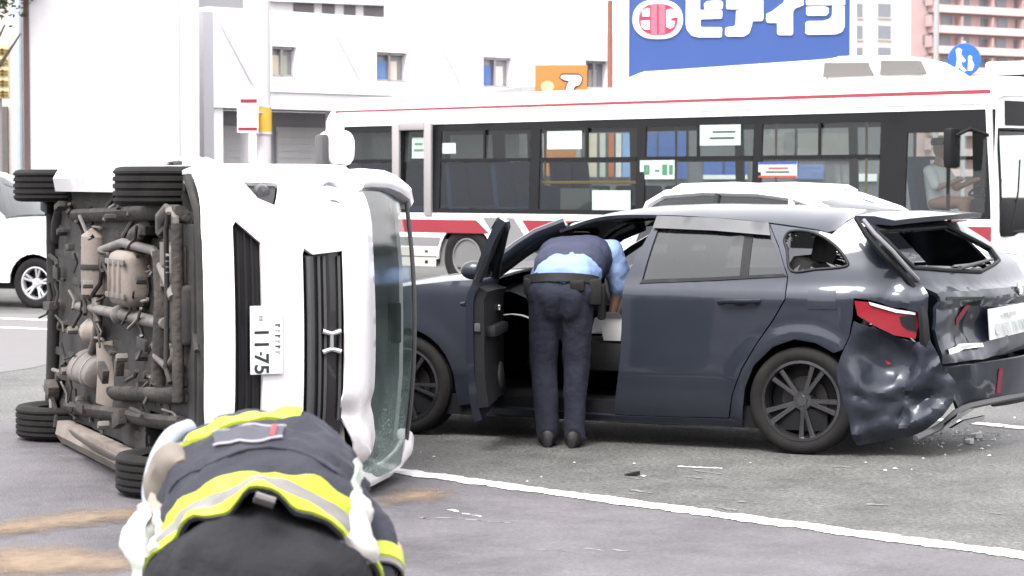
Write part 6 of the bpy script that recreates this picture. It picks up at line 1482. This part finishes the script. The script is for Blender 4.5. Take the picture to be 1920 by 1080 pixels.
# sleeves and gloves
sl = mk('right_sleeve', cap_body([((.11, .54, .78), .11, (.23, .42, .70), .09), ((.23, .42, .70), .09, (.30, .33, .64), .075), ((.30, .33, .64), .075, (.315, .24, .575), .062)]), TURN, ff_); remesh_obj(sl, .018, 5); wrinkle(sl, .014, 9, 3)
ax_ = (V3((.315, .24, .575)) - V3((.30, .33, .64))).normalized()
mk('yellow_cuff', lathe([(.068, -.03), (.076, -.025), (.074, .025), (.066, .03)], V3((.31, .275, .60)), ax_, 24), HIVIS, sl)
mk('grey_cuff', lathe([(.065, .032), (.073, .034), (.070, .05), (.064, .052)], V3((.31, .275, .60)), ax_, 24), GREYR, sl)
gv = mk('right_glove', cap_body(hand((.325, .23, .565), (-.1, -.6, -.75), (1, 0, -.2), (0, -.8, .6), 1.35, .7)), LEATH, ff_); remesh_obj(gv, .010, 3)
sl = mk('left_sleeve', cap_body([((-.18, .56, .76), .11, (-.29, .60, .52), .09), ((-.29, .60, .52), .09, (-.23, .70, .34), .07)]), TURN, ff_); remesh_obj(sl, .018, 5)
gv = mk('left_glove', cap_body(hand((-.22, .72, .31), (.2, .4, -.9), (-1, .2, 0), (0, 1, .3), 1.3, .6)), BEIGE_, ff_); remesh_obj(gv, .012, 3)
# breathing hose, harness straps, pouches
mk('air_hose', tube(cro([(-.255, .42, .97), (-.295, .36, .955), (-.325, .29, .90), (-.335, .23, .83), (-.325, .18, .775)], 5), .030, 12), HOSE, ff_)
mk('hose_coupling', lathe([(.036, -.02), (.045, -.015), (.045, .015), (.036, .02)], (-.326, .175, .77), (.05, -.3, -.9), 16), SILVER, ff_)
_cp = [(-.325, .14, .775), (-.345, .11, .74), (-.345, .09, .69), (-.325, .07, .64), (-.34, .06, .59), (-.335, .05, .53), (-.345, .05, .47)]; _cw = [(0, .028), (1, .04), (2, .05), (3, .043), (4, .032), (5, .031), (6, .04)]
cloth_path = [(p.x, p.y, p.z, lerp_tab(_cw, k / 6)) for k, p in enumerate(cro(_cp, 6))]
ck = mk('white_cloth', loft([[V3((x + w * c + .012 * math.sin(3 * q_ + z * 9), y + .035 * s, z)) for c, s, q_ in [(math.cos(q), math.sin(q), q) for q in [2 * pi * k / 18 for k in range(18)]]] for x, y, z, w in cloth_path]), mat('white_cloth', (.36, .38, .35), .8, var=.2, scale=9), ff_)
wrinkle(ck, .012, 14, 2)
mk('beige_pouch', shell(lambda u, w, o: torso(.31 + .13 * u, -1.38 + .75 * w, o + .05 * (math.sin(pi * u) * math.sin(pi * w)) ** .5), 10, 12, .006, -.06), mat('olive_beige', (.15, .13, .11), .8, var=.3, scale=14), ff_)
mk('harness_strap', shell(lambda u, w, o: torso(.02 + .36 * w, -1.22 + .10 * u + .05 * math.sin(w * 5), o), 3, 24, .016, 0), BEIGE_, ff_)
mk('harness_strap', shell(lambda u, w, o: torso(.02 + .20 * w, -1.06 + .07 * u - .1 * w, o), 3, 16, .018, 0), mat('pale_strap', (.5, .47, .43), .7, var=.2), ff_)
rp2 = mk('white_pouch', shell(lambda u, w, o: torso(.0 + .20 * u, 1.04 + .34 * w + .04 * math.sin(u * 6), o + .030 * (math.sin(pi * u) * math.sin(pi * w)) ** .6 + .006 * math.sin(u * 17 + w * 9)), 14, 14, .010, -.06), mat('pouch_white', (.42, .40, .38), .6, var=.15), ff_)
mk('harness_strap', shell(lambda u, w, o: torso(.20 + .2 * w, 1.1 + .12 * u, o), 3, 12, .014, 0), mat('strap_pale_green', (.3, .33, .3), .7), ff_)
mk('belt_tool', tube([torso(.01, .13, .0) + V3((0, -.03, -.02)), torso(.01, .30, 0) + V3((0, -.03, -.025))], [(.012, .02)] * 2, 8), GREYR, ff_)
# ================================================================== debris on the road
rnd = random.Random(9)
V, F = [], []
for k in range(120):
    px_, py_ = rnd.gauss(1800, 70), rnd.gauss(818, 14)
    if k > 104: px_, py_ = rnd.uniform(740, 1900), rnd.uniform(840, 905)
    c = ground(px_, max(785, py_)); s = rnd.uniform(.006, .02); a = rnd.uniform(0, 6.3)
    n = len(V); h = rnd.uniform(.004, .014)
    for j in range(3): V.append((c.x + s * math.cos(a + j * 2.1) * rnd.uniform(.6, 1.3), c.y + s * math.sin(a + j * 2.1) * rnd.uniform(.6, 1.3), .004))
    V.append((c.x, c.y, .004 + h)); F += [(n, n + 1, n + 3), (n + 1, n + 2, n + 3), (n + 2, n, n + 3), (n, n + 2, n + 1)]
mk('glass_crumbs', (V, F), mat('crumbs', (.4, .4, .42), .3, var=.5, scale=40), None, False, kind='stuff', label='scattered glass crumbs and plastic bits on the asphalt')
for (px_, py_), (sx_, sy_, sz_), m, lb in (((1832, 822), (.05, .03, .03), SIGNW, 'white plastic chip on the road behind the wagon bumper'), ((1818, 832), (.035, .04, .025), MATS['torn_white'], 'pale broken lamp piece on the road near the rear wheel'), ((1185, 892), (.05, .03, .012), TRIM, 'flat black plastic scrap on the road beside the white line'), ((722, 858), (.10, .05, .03), mat('pink_lens', (.45, .12, .15), .3), 'pinkish broken lens lying under the cracked windshield')):
    c = ground(px_, py_)
    P = [(sx_ * rnd.uniform(.6, 1.1) * math.cos(t), sy_ * rnd.uniform(.6, 1.1) * math.sin(t)) for t in [2 * math.pi * k / 7 for k in range(7)]]
    o = mk('debris', prism(P, lambda a, b_, d: (a, b_, d + .3 * a * (d > 0)), 0, sz_), m, None, False, label=lb, category='debris'.replace('category', '')) if False else mk('debris', prism(P, lambda a, b_, d: (a, b_, d + .2 * a * (d > 0)), 0, sz_), m, None, False)
    o.location = (c.x, c.y, .005); props(o, lb, 'debris', 'broken pieces on the road')

# ================================================================== unseen buildings added behind the camera for glass and paint to reflect
BRK = mat('brown_tile', (.16, .13, .115), .8, var=.15, scale=1.0)
GRC = mat('grey_concrete', (.22, .21, .21), .85, var=.1, scale=.8)
for i, (x0, x1, h, m, lb) in enumerate(((-62, -30, 13, BRK, 'brown tiled building added unseen behind the camera for reflections'), (-29, -4, 10, GRC, 'grey concrete building added unseen behind the camera for reflections'), (-3, 22, 15, BRK, 'tall brown tiled building added unseen behind the camera for reflections'), (23, 60, 11, GRC, 'wide grey concrete building added unseen behind the camera for reflections'))):
    t = thing('added_building', lb, 'building', (x0, -24, 0))
    w = x1 - x0
    mk('wall', box((w / 2, -5, h / 2), (w, 10, h)), m, t, False)
    for fl in range(int(h / 3.3)):
        for k in range(int(w / 3)):
            mk('window', box((1.6 + k * 3, .0, 2.0 + fl * 3.3), (1.9, .08, 1.7)), DGLASS, t, False)
